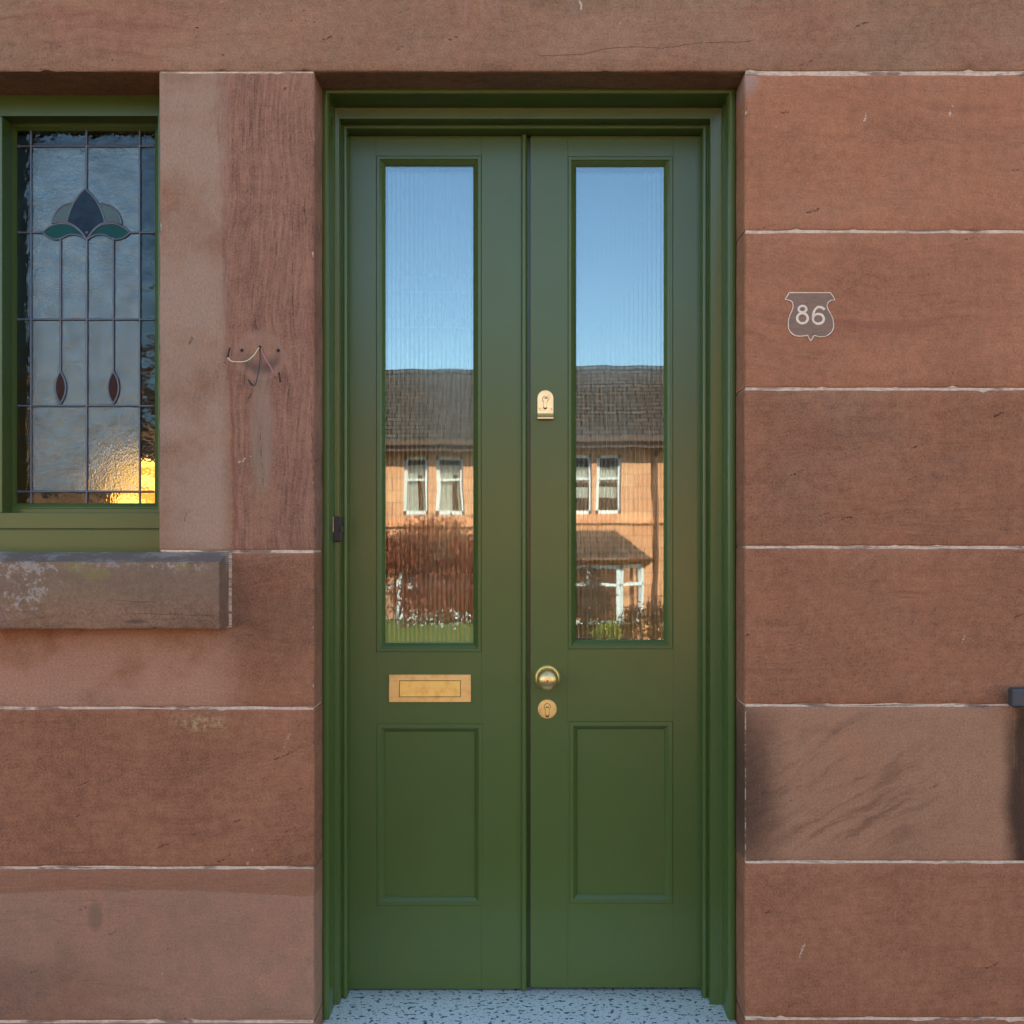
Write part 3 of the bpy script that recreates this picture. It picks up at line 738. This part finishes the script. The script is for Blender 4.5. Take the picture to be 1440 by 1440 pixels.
    for k, c_ in enumerate(cames):
        pts = conv(c_)
        if len(pts) == 2:
            (xa, za), (xb, zb2) = pts; nn = 14; pts = [(xa + (xb - xa) * i / nn + .0005 * nz(xa, i, za, 9), za + (zb2 - za) * i / nn + .0005 * nz(za, i, xa, 9)) for i in range(nn + 1)]
        # flattened H-section came: a low rounded strip
        P = [Vector((x, 0, z)) for x, z in pts]; rows = []
        for i, p in enumerate(P):
            t = (P[min(i + 1, len(P) - 1)] - P[max(i - 1, 0)]).normalized(); nrm = Vector((-t.z, 0, t.x)); rw = []
            for q in range(7):
                a_ = math.pi * q / 6; rw.append(p + nrm * (.0029 * math.cos(a_)) + Vector((0, YG - .0006 - k * .00003 - .0034 * math.sin(a_), 0)))
            rows.append(rw)
        m.grid(rows)
    for zz in (206, 327.5, 449.5, 571, 691.5):
        for xx in (24, 44, 122.5, 197): m.lathe([(.0001, YG - .0046), (.003, YG - .0044), (.0042, YG - .003)], T(KG(xx + (3 if xx == 24 else 0))), KZ(zz), 10)
    m.build('lead_came', M['lead'], window, 0, True, merge=False)
light(False); light(True)

# ------------------------------------------------------------------ carved house number
m = MB()
def SP(x, y): return (PX(1080 + x / 12), PZ(390 + y / 12))
half = [(355, 262), (285, 378), (370, 392), (412, 425), (422, 500), (400, 570), (365, 640), (342, 720), (338, 800), (345, 870), (375, 925), (415, 965), (465, 990), (540, 998), (610, 990), (665, 980), (690, 1030), (716, 1075)]
rgt = [(745, 1030), (775, 980), (820, 995), (880, 1008), (960, 1000), (1030, 965), (1080, 910), (1103, 850), (1103, 780), (1088, 690), (1050, 610), (1010, 545), (990, 480), (1015, 420), (1060, 390), (1130, 385), (1092, 320), (1050, 262)]
sh = [SP(*p) for p in half + rgt]
m.prism(sh, -.0016, .006)
def num_mat():
    g = G('weathered_shield_ground'); n = g.noise(g.vec(g.x * 40, g.y, g.z * 110), 1.0, 4, .7)
    c = g.mix(g.ss(n, .35, .6), (.34, .165, .095), (.24, .15, .095)); c = g.mix(g.ss(n, .62, .68) * .8, c, (.02, .02, .022))
    g.set(color=c, rough=.8, normal=g.bump(n, .001)); return g.m
num = m.build('house_number', num_mat(), house); num['label'] = 'shield reading 86 carved and painted on the stone'
cream = simple('cream_paint', (.90, .68, .48), .8, bscale=300, var=.4)
def ribbon(m, pts, w_, y, closed=False, wob=.25):
    P = [Vector((x, 0, z)) for x, z in pts]; n = len(P); rows = []
    for i, p in enumerate(P):
        a = P[(i - 1) % n] if closed else P[max(i - 1, 0)]; c = P[(i + 1) % n] if closed else P[min(i + 1, n - 1)]
        t = (c - a).normalized(); nr = Vector((-t.z, 0, t.x)); ww = w_ * (1 + wob * nz(p.x, i, p.z, 60))
        rows.append([p + nr * ww * .5 + Vector((0, y + .0008, 0)), p + nr * ww * .3 + Vector((0, y, 0)), p - nr * ww * .3 + Vector((0, y, 0)), p - nr * ww * .5 + Vector((0, y + .0008, 0))])
    if closed: rows.append(rows[0])
    m.grid(rows)
m = MB()
dense = []
for (a, c) in zip(sh, sh[1:] + sh[:1]):
    for k in range(3): dense.append((a[0] + (c[0] - a[0]) * k / 3, a[1] + (c[1] - a[1]) * k / 3))
ribbon(m, dense, .0023, -.0026, True, .5); m.build('shield_outline', cream, num, merge=False)
def ell(cx_, cy_, rx, ry, a0=0, a1=360, n=28): return [SP(cx_ + rx * math.cos(R(a0 + (a1 - a0) * i / n)), cy_ + ry * math.sin(R(a0 + (a1 - a0) * i / n))) for i in range(n + 1)]
m = MB(); ribbon(m, ell(578, 540, 66, 54)[:-1], .0054, -.0027, True); ribbon(m, ell(578, 695, 90, 86)[:-1], .0058, -.0029, True); m.build('numeral', cream, num, merge=False)
m = MB(); ribbon(m, ell(846, 705, 92, 82)[:-1], .0058, -.0027, True); ribbon(m, [SP(x, y) for x, y in [(757, 700), (756, 640), (772, 580), (800, 535), (835, 508), (880, 505), (925, 525), (950, 552)]], .0058, -.0029)
m.build('numeral', cream, num, merge=False)

# ------------------------------------------------------------------ drilled holes and the stray cable on the pier
for px, py, r_ in ((340.2, 492.6, .0036), (391.3, 492.8, .0036), (365.5, 488, .0035)):
    m = MB(); m.lathe([(r_, -.0012), (r_ * .98, .0), (r_ * .9, .004)], PX(px), PZ(py), 16); m.prism([(PX(px) + r_ * math.cos(R(20 * k)), PZ(py) + r_ * math.sin(R(20 * k))) for k in range(18)], -.0010, .003)
    m.build('fixing_hole', M['dark'], house)
cable = empty('electric_cable', (PX(365), -.002, PZ(488)), 'loose cut cable of thin yellow black and pink cores poking from the pier', 'cable')
def smooth_path(pts, n=8):
    out = []
    P = [Vector(p) for p in pts]
    for i in range(len(P) - 1):
        p0 = P[max(i - 1, 0)]; p1 = P[i]; p2 = P[i + 1]; p3 = P[min(i + 2, len(P) - 1)]
        for k in range(n):
            t = k / n; out.append(.5 * ((2 * p1) + (-p0 + p2) * t + (2 * p0 - 5 * p1 + 4 * p2 - p3) * t * t + (-p0 + 3 * p1 - 3 * p2 + p3) * t ** 3))
    out.append(P[-1]); return out
def W(zx, zy, y=-.012): return (PX(290 + zx * 140 / 1440, y) , y, PZ(440 + zy * 140 / 1440, y))
def wire(pts, col, tipn, label):
    org = Vector(cable.location)
    m = MB(); pp = [p - org for p in smooth_path(pts)]; m.tube(pp, .0012); o = m.build('wire', simple('insulation_' + label, col, .45, var=.05), cable, 0, True); o['label'] = label
    t = [Vector(q) - org for q in tipn]; m = MB(); m.tube(t, .0020, 8); m.build('sleeve_tip', M['black'], o, 0, True)
wire([W(770, 490, .004), W(745, 530, -.01), W(690, 610, -.022), W(620, 675, -.026), W(540, 705, -.026), W(400, 705, -.024), W(345, 685, -.022), W(310, 645, -.020)], (.80, .68, .36), [W(312, 640, -.020), W(325, 570, -.018), W(343, 505, -.016)], 'pale yellow core')
wire([W(772, 495, .004), W(778, 560, -.008), W(778, 700, -.014), W(760, 820, -.016), W(738, 930, -.018), W(715, 1020, -.02), W(685, 1052, -.021), W(655, 1030, -.021)], (.03, .025, .03), [W(665, 1042, -.021), W(635, 1005, -.021), W(607, 965, -.02)], 'black core')
wire([W(780, 490, .004), W(815, 580, -.008), W(870, 690, -.014), W(925, 770, -.016), W(960, 850, -.016), W(980, 900, -.010), W(1010, 930, -.002)], (.55, .20, .18), [W(1050, 865, -.006), W(1062, 930, -.010), W(1070, 1000, -.012)], 'pink core')

# ------------------------------------------------------------------ end of a metal handrail beside the stained stone
rail = empty('handrail', (PX(1460), -.04, .75), 'dark blue grey metal handrail end fixed to the wall beside the black stain', 'handrail')
m = MB(); y0 = -.055
x0 = PX(1423.5, y0); m.box(x0, x0 + .55, y0, y0 + .028, PZ(995.5, y0), PZ(968, y0)); 
o = m.build('rail_bar', M['rail'], rail, .006); o.location = -rail.location
for xx in (x0 + .08, x0 + .45):
    m = MB(); m.box(xx, xx + .03, y0 + .026, .004, PZ(990, y0), PZ(974, y0)); o = m.build('bracket', M['rail'], rail, .002); o.location = -rail.location

# ------------------------------------------------------------------ rooms behind the openings, and the rest of the house body
m = MB()
def shell(m, x0, x1, y0, y1, z0, z1, back=True, front=False):
    t = .06
    m.box(x0 - t, x0, y0, y1, z0, z1); m.box(x1, x1 + t, y0, y1, z0, z1); m.box(x0 - t, x1 + t, y0, y1 + t, z1, z1 + t); m.box(x0 - t, x1 + t, y0, y1 + t, z0 - t, z0)
    if back: m.box(x0 - t, x1 + t, y1, y1 + t, z0, z1)
shell(m, -3.6, -.72, .352, 3.4, .12, 2.72); m.build('room_interior', M['roomwall'], house)
m = MB(); shell(m, -.62, 1.25, .352, 5.0, -.02, 2.9, back=False)
m.box(-.68, 1.31, 5.0, 5.06, -.02, .9); m.box(-.68, 1.31, 5.0, 5.06, 2.56, 2.62); m.box(-.68, 1.31, 5.0, 5.06, 2.80, 2.9); m.box(.80, 1.31, 5.0, 5.06, .9, 2.8)
m.build('hallway_interior', M['hallwall'], house)
m = MB(); m.box(-.62, .82, 5.02, 5.03, .88, 2.82); m.build('hall_window', M['hallglass'], house)
# body of the building: side walls, rear wall, roof
m = MB()
m.box(-6.2, -6.0, .36, 8, -.3, 6.7); m.box(6.0, 6.2, .36, 8, -.3, 6.7)
m.box(-6.2, -.9, 7.8, 8, -.3, 6.7); m.box(.95, 6.2, 7.8, 8, -.3, 6.7); m.box(-.9, .95, 7.8, 8, 3.0, 6.7)
m.build('rear_wall', M['stone'], house)
m = MB()
m.add([(-6.4, -.35, 6.6), (6.4, -.35, 6.6), (6.4, 4.1, 9.4), (-6.4, 4.1, 9.4), (-6.4, 8.35, 6.6), (6.4, 8.35, 6.6)], [(0, 1, 2, 3), (3, 2, 5, 4), (0, 3, 4), (1, 5, 2), (0, 4, 5, 1)])
def slate():
    g = G('roof_slate'); br = g.nt.nodes.new('ShaderNodeTexBrick'); g.put(br.inputs['Vector'], g.vec(g.x, g.z, 0.0))
    br.inputs['Scale'].default_value = 1.0; br.inputs['Brick Width'].default_value = .42; br.inputs['Row Height'].default_value = .135; br.inputs['Mortar Size'].default_value = .017
    br.inputs['Mortar Smooth'].default_value = .1; br.inputs['Bias'].default_value = 0
    br.inputs['Color1'].default_value = (.080, .050, .034, 1); br.inputs['Color2'].default_value = (.120, .078, .056, 1); br.inputs['Mortar'].default_value = (.006, .005, .005, 1)
    c = g.scalec(S(g.nt, br.outputs['Color']), g.noise(g.P, 3, 4) * .8 + .6)
    g.set(color=c, rough=.85, spec=.15, normal=g.bump(S(g.nt, br.outputs['Fac']) * -1.0, .02)); return g.m
M['slate'] = slate()
m.build('roof', M['slate'], house)

# lit lamp standing inside the window
lamp = empty('table_lamp', (-1.29, 1.2, .90), 'lit yellow table lamp glowing behind the lower corner of the leaded window', 'lamp')
g = G('lamp_shade'); g.set(color=(.8, .6, .25), emit=g.mix(g.ss(g.noise(g.vec(g.x, g.y, g.z * 2.5), 14, 3), .40, .60), (.62, .27, .03), (1, .78, .20)), estr=.9, rough=.8)
m = MB(); m.lathe([(.055, .41), (.06, .41), (.105, .24), (.103, .24), (.055, .408)], 0, 0, 8, 'z'); m.build('lamp_shade', g.m, lamp)
m = MB(); m.lathe([(.0001, .005), (.06, .005), (.062, .018), (.02, .035), (.012, .08), (.03, .13), (.034, .17), (.012, .22), (.008, .30)], 0, 0, 24, 'z'); m.build('lamp_base', M['brass'], lamp, 0, True)
pl = bpy.data.lights.new('lamp_bulb', 'POINT'); pl.energy = .10; pl.color = (1, .62, .28); pl.shadow_soft_size = .03
po = bpy.data.objects.new('lamp_bulb', pl); C.objects.link(po); po.parent = lamp; po.location = (0, 0, .31); lamp.scale = (1.35, 1.35, 1.25)
tb = empty('side_table', (-1.25, 1.22, .12), 'brown wooden side table under the lamp inside the window', 'table')
m = MB(); m.box(-.5, .4, -.22, .22, .79, .82); m.build('tabletop', M['wood'], tb, .004)
for sx in (-.46, .36):
    for sy in (-.18, .18):
        m = MB(); m.box(sx - .02, sx + .02, sy - .02, sy + .02, 0, .79); m.build('leg', M['wood'], tb, .002)

# ------------------------------------------------------------------ ground: path, street, raised lawn opposite
def ground_z(x, y):
    def ip(pts):
        for (a, za), (c, zc) in zip(pts, pts[1:]):
            if y <= a and y >= c: return za + (zc - za) * (a - y) / (a - c)
        return pts[0][1] if y > pts[0][0] else pts[-1][1]
    z = ip([(0, -.16), (-2.5, -.2), (-8, -.62), (-9, -.78), (-15, -.9), (-17, -1.0), (-21, -1.5), (-24, -2.2), (-60, -2.6)])
    zl = ip([(0, -.16), (-2.5, -.2), (-8, -.62), (-9, -.78), (-15, -.9), (-16.2, -.86), (-17.5, -.76), (-21.2, -.70), (-24, -2.2), (-60, -2.6)])
    t = min(1, max(0, (.6 - x) / 1.2)); t = t * t * (3 - 2 * t)
    return z + (zl - z) * t
ys = [300, 60, 20, 8, 2, .36, 0, -1, -2.5, -4, -6, -8, -8.6, -9, -12, -15, -16.2, -17, -17.5, -18.2, -19, -20, -21.2, -22.5, -24, -27, -30, -40, -60, -150, -700]
xs = [-700, -150, -60, -30, -20, -14, -10, -7, -5, -4, -3, -2, -1, -.6, -.3, 0, .3, .6, 1, 2, 3, 4, 5, 7, 10, 14, 20, 30, 60, 150, 700]
vs = [(x, y, ground_z(x, y) + (.03 * nz(x, y, 0, .9) if -30 < y < -16 else 0)) for y in ys for x in xs]; nx = len(xs)
fs = [(j * nx + i, j * nx + i + 1, (j + 1) * nx + i + 1, (j + 1) * nx + i) for j in range(len(ys) - 1) for i in range(nx - 1)]
g = G('ground_surface')
n1 = g.noise(g.P, 9, 4, .7); n2 = g.noise(g.P, 60, 4, .8)
grass = g.scalec(g.mix(n1, (.095, .120, .014), (.19, .20, .025)), n2 * .9 + .5)
paving = g.scalec(g.mix(n1, (.28, .26, .23), (.36, .33, .29)), n2 * .3 + .85)
asph = g.scalec(g.mix(n1, (.10, .10, .10), (.13, .125, .12)), n2 * .4 + .8)
isroad = g.ss(g.y, -15.05, -15.0) * g.ss(g.y, -9.0, -8.95, 1.0, 0.0)
isgrass = g.ss(g.y, -16.85, -16.8, 1.0, 0.0)
near = g.ss(g.y, -8.3, -8.2); c = g.mix(near, paving, g.scalec(g.mix(n1, (.10, .07, .055), (.14, .10, .08)), n2 * .5 + .75)); c = g.mix(isroad, c, asph); c = g.mix(isgrass, c, grass)
g.set(color=c, rough=.9, normal=g.bump(n2, .03))
me = bpy.data.meshes.new('ground'); me.from_pydata(vs, [], fs); go = link('ground', me, g.m); go['kind'] = 'structure'
for p in me.polygons: p.use_smooth = True

# ------------------------------------------------------------------ houses across the street, seen mirrored in the door panes
def opp_wall():
    g = G('orange_sandstone'); br = g.nt.nodes.new('ShaderNodeTexBrick'); g.put(br.inputs['Vector'], g.vec(g.x + g.y, g.z, 0.0))
    br.inputs['Scale'].default_value = 1.0; br.inputs['Brick Width'].default_value = .95; br.inputs['Row Height'].default_value = .335; br.inputs['Mortar Size'].default_value = .010
    br.inputs['Color1'].default_value = (.70, .27, .12, 1); br.inputs['Color2'].default_value = (.82, .36, .165, 1); br.inputs['Mortar'].default_value = (.26, .12, .06, 1)
    g.set(color=g.scalec(S(g.nt, br.outputs['Color']), g.noise(g.vec(g.x * 2, g.y, g.z * 6), 1.5, 4) * .5 + .75), rough=.9); return g.m
M['opp'] = opp_wall()
HY = -27.6
def facade(m, x0, x1, z0, z1, holes, y, dep=.18):
    X = sorted({x0, x1} | {h[0] for h in holes} | {h[1] for h in holes}); Z = sorted({z0, z1} | {h[2] for h in holes} | {h[3] for h in holes})
    for a, c in zip(X, X[1:]):
        for d, e in zip(Z, Z[1:]):
            if any(h[0] <= a and c <= h[1] and h[2] <= d and e <= h[3] for h in holes): continue
            m.face([(a, y, d), (c, y, d), (c, y, e), (a, y, e)])
    for a, c, d, e in holes:
        m.face([(a, y, d), (a, y - dep, d), (a, y - dep, e), (a, y, e)]); m.face([(c, y, d), (c, y - dep, d), (c, y - dep, e), (c, y, e)])
        m.face([(a, y, d), (c, y, d), (c, y - dep, d), (a, y - dep, d)]); m.face([(a, y, e), (c, y, e), (c, y - dep, e), (a, y - dep, e)])
def opp_window(par, x0, x1, z0, z1, y, rail, kind):
    f = .085; m = MB()
    m.box(x0, x1, y - .10, y - .03, z0, z0 + f * 1.2); m.box(x0, x1, y - .10, y - .03, z1 - f, z1); m.box(x0, x0 + f, y - .1, y - .03, z0, z1); m.box(x1 - f, x1, y - .1, y - .03, z0, z1)
    m.box(x0, x1, y - .09, y - .02, rail - .03, rail + .03); o = m.build('window', M['white'], par)
    m = MB(); m.box(x0 + f, x1 - f, y - .08, y - .07, z0 + f, z1 - f); m.build('pane', M['oppglass'], o)
    m = MB(); m.box(x0, x1, y - .62, y - .60, z0 - .1, z1 + .1); m.build('room_backdrop', M['dark'], o)
    m = MB()
    def cur(a, c, d, e):
        n = 14; rows = [[(a + (c - a) * i / n, y - .115 + .02 * math.sin(i * 2.2), zz) for i in range(n + 1)] for zz in (d, e)]; m.grid(rows)
    wd = x1 - x0
    if kind == 'drape': cur(x0 + f, x0 + f + wd * .45, z0, z1 - .35); cur(x1 - f - wd * .12, x1 - f, z0, z1 - .3); cur(x0 + f, x1 - f, z1 - .5, z1 - .22)
    else: cur(x0 + f, x1 - f, z1 - .75, z1 - .33); cur(x0 + f, x1 - f, z0 + .45, z0 + .75)
    m.build('curtain', M['curtain'], o)
def opp_house(label):
    root = empty('terraced_house', (0, 0, 0), label, 'house', 'sandstone houses across the street')
    X0, X1, Z0, Z1 = -7.5, 4.6, -2.6, 3.5
    ups = [(-3.41, -2.71, 1.68, 3.27), (-2.51, -1.77, 1.68, 3.27), (1.03, 1.735, 1.60, 3.22), (1.87, 2.57, 1.60, 3.22), (-6.3, -5.6, 1.68, 3.27)]
    dn = [(-4.6, -3.7, -1.3, .25), (-6.4, -5.4, -2.3, .2)]
    m = MB(); facade(m, X0, X1, Z0, Z1, ups + dn, HY)
    m.face([(X0, HY, Z0), (X0, HY - 8, Z0), (X0, HY - 8, Z1), (X0, HY, Z1)]); m.face([(X1, HY, Z0), (X1, HY - 8, Z0), (X1, HY - 8, Z1), (X1, HY, Z1)])
    m.build('wall', M['opp'], root)
    m = MB(); m.box(X0, X1, HY, HY + .06, 1.34, 1.45); m.build('string_course', M['opp'], root)
    for i, (a, c, d, e) in enumerate(ups): opp_window(root, a, c, d, e, HY - .06, d + (e - d) * .60, 'drape' if a < 0 else 'blind')
    for a, c, d, e in dn: opp_window(root, a, c, d, e, HY - .06, d + (e - d) * .62, 'blind')
    # roof with overhanging eaves
    m = MB(); ye, yr, zr, ze = HY + .42, HY - 4.0, 6.14, 3.68
    m.add([(X0, ye, ze), (X1, ye, ze), (X1, yr, zr), (X0, yr, zr), (X0, HY - 8.4, ze), (X1, HY - 8.4, ze)], [(0, 1, 2, 3), (3, 2, 5, 4)]); m.face([(X0, ye, ze - .04), (X1, ye, ze - .04), (X1, HY - 8.4, ze - .04), (X0, HY - 8.4, ze - .04)])
    r_ = m.build('roof', M['slate'], root)
    m = MB(); m.tube([(X0, yr, zr), (X1, yr, zr)], .11, 8); m.build('ridge', M['slate'], r_)
    m = MB(); m.box(X0, X1, HY - .001, HY + .40, 3.40, 3.62); m.box(X0, X1, HY + .36, HY + .50, 3.56, 3.68); m.build('gutter', M['wood'], root)
    m = MB(); m.tube([(3.49, HY + .12, 3.45), (3.49, HY + .12, -2.4)], .055, 8); m.tube([(3.49, HY + .42, 3.60), (3.49, HY + .12, 3.35)], .055, 8); m.build('downpipe', M['wood'], root)
    # bay windows with hipped slate roofs
    for bc in (1.60, -2.6):
        wz, hz = -1.38, .38; pts = [(bc - 1.5, HY), (bc - .85, HY + .85), (bc + .85, HY + .85), (bc + 1.5, HY)]
        bay = MB()
        for (a, c) in zip(pts, pts[1:]):
            bay.face([(*a, -2.6), (*c, -2.6), (*c, wz), (*a, wz)]); bay.face([(*a, .24), (*c, .24), (*c, hz), (*a, hz)])
        bo = bay.build('bay', M['opp'], root)
        m = MB(); fm = MB(); cu = MB()
        for k, (a, c) in enumerate(zip(pts, pts[1:])):
            A = Vector((*a, 0)); Cc = Vector((*c, 0)); d = (Cc - A); Ln = d.length; d.normalize(); nr = Vector((-d.y, d.x, 0))
            if nr.y < 0: nr = -nr
            def bar(u0, u1, z0, z1, o=.05):
                p = A + d * u0; q = A + d * u1
                vs_ = [p + nr * o, q + nr * o, q - nr * .06, p - nr * .06]
                m.add([(*v.xy, z0) for v in vs_] + [(*v.xy, z1) for v in vs_], [(0, 1, 2, 3), (4, 5, 6, 7), (0, 1, 5, 4), (1, 2, 6, 5), (2, 3, 7, 6), (3, 0, 4, 7)])
            bar(0, Ln, wz, wz + .12); bar(0, Ln, .14, .24); bar(0, .10, wz, .24); bar(Ln - .10, Ln, wz, .24); bar(0, Ln, -.33, -.25)
            if k == 1: bar(Ln / 2 - .05, Ln / 2 + .05, wz, .24)
            fm.face([(*(A).xy, wz), (*(Cc).xy, wz), (*(Cc).xy, .24), (*(A).xy, .24)])
            p = A + d * .25 - nr * .25; q = A + d * min(Ln * .5, .5) - nr * .25; cu.face([(*p.xy, wz), (*q.xy, wz), (*q.xy, .2), (*p.xy, .2)])
        m.build('bay_frame', M['white'], bo); fm.build('bay_pane', M['oppglass'], bo); cu.build('bay_curtain', M['curtain'], bo)
        m = MB(); m.box(bc - .8, bc + .8, HY - .3, HY - .2, wz, .24); m.build('room_backdrop', M['dark'], bo)
        m = MB(); rr = .82
        m.add([(bc - 1.75, HY, hz), (bc - 1.0, HY + 1.08, hz), (bc + 1.0, HY + 1.08, hz), (bc + 1.78, HY, hz), (bc + rr, HY, 1.15), (bc - rr, HY, 1.15)], [(0, 1, 5), (1, 2, 4, 5), (2, 3, 4), (0, 1, 2, 3)])
        m.build('bay_roof', M['slate'], bo)
        m = MB(); m.tube([(bc - 1.75, HY, hz), (bc - 1.0, HY + 1.08, hz), (bc + 1.0, HY + 1.08, hz), (bc + 1.78, HY, hz)], .05, 6); m.build('bay_gutter', M['wood'], bo)
    return root
def tree_copy(o, par=None):
    c = o.copy(); C.objects.link(c); c.parent = par
    for ch in list(o.children): tree_copy(ch, c)
    return c
h1 = opp_house('orange sandstone house mirrored in the door panes behind the copper shrub')
for dx, lb_ in ((-12.1, 'orange sandstone house further left across the street than the copper shrub'), (12.1, 'orange sandstone house further right across the street than the copper shrub')):
    c = tree_copy(h1); c.location.x = dx; c['label'] = lb_

# ------------------------------------------------------------------ shrubs of the opposite garden
def leafmat(name, a, b_):
    g = G(name); g.set(color=g.mix(g.noise(g.P, 7, 3), a, b_), rough=.6, spec=.3); return g.m
def shrub(name, label, cx, cy, z0, rx, ry, h, nleaf, mat, size, group=None, cat='shrub', base=0.0):
    root = empty(name, (cx, cy, z0), label, cat, group)
    m = MB(); rnd = random.Random(hash(label) % 1000 if False else len(label) * 7)
    for i in range(7):
        a = rnd.uniform(0, 6.28); m.tube([(0.05 * math.cos(a), .05 * math.sin(a), -.25), (rx * .3 * math.cos(a), ry * .3 * math.sin(a), h * .35), (rx * .6 * math.cos(a), ry * .6 * math.sin(a), h * .75)], [.035, .025, .01], 6)
    m.build('stem', M['wood'], root)
    m = MB(); clumps = [(rnd.uniform(-1, 1), rnd.uniform(-1, 1), rnd.uniform(.12, .92)) for _ in range(34)]
    for i in range(nleaf):
        c = clumps[rnd.randrange(34)]
        p = Vector((c[0] * rx * .8 + rnd.gauss(0, rx * .14), c[1] * ry * .8 + rnd.gauss(0, ry * .14), base * h + c[2] * h * (1 - base) * (1 - .34 * (c[0] ** 2)) + rnd.gauss(0, h * .06)))
        if p.z < 0: continue
        u = Vector((rnd.gauss(0, 1), rnd.gauss(0, 1), rnd.gauss(0, 1))).normalized(); v_ = u.orthogonal().normalized(); s_ = size * rnd.uniform(.6, 1.3)
        m.face([p - u * s_, p + v_ * s_ * .5, p + u * s_, p - v_ * s_ * .5])
    m.build('leaves', mat, root, merge=False)
    return root
shrub('copper_shrub', 'broad copper red shrub on the raised lawn opposite', -2.9, -20.9, -.72, 2.9, 1.0, 2.35, 26000, leafmat('copper_leaves', (.22, .042, .024), (.42, .125, .062)), .055)
shrub('flowering_shrub', 'low white flowering plants at the foot of the copper shrub', -2.9, -19.4, -.74, 2.3, .28, .42, 260, leafmat('white_flowers', (.65, .62, .56), (.80, .78, .72)), .04)
shrub('dark_shrub', 'dark bare shrub hiding the left of the bay window opposite', 1.15, -24.6, -2.1, 1.0, .6, 2.6, 9000, leafmat('dark_leaves', (.045, .028, .020), (.09, .06, .04)), .045)
shrub('yellow_shrub', 'small yellow green shrub under the bay window opposite', 1.62, -19.9, -1.3, .28, .25, .62, 1500, leafmat('yellow_leaves', (.20, .22, .03), (.42, .40, .09)), .035)
shrub('wall_shrub', 'thin brown climbing shrub beside the downpipe opposite', 3.1, -26.6, -2.4, .75, .3, 1.9, 2500, leafmat('brown_leaves', (.09, .04, .02), (.20, .10, .05)), .05)
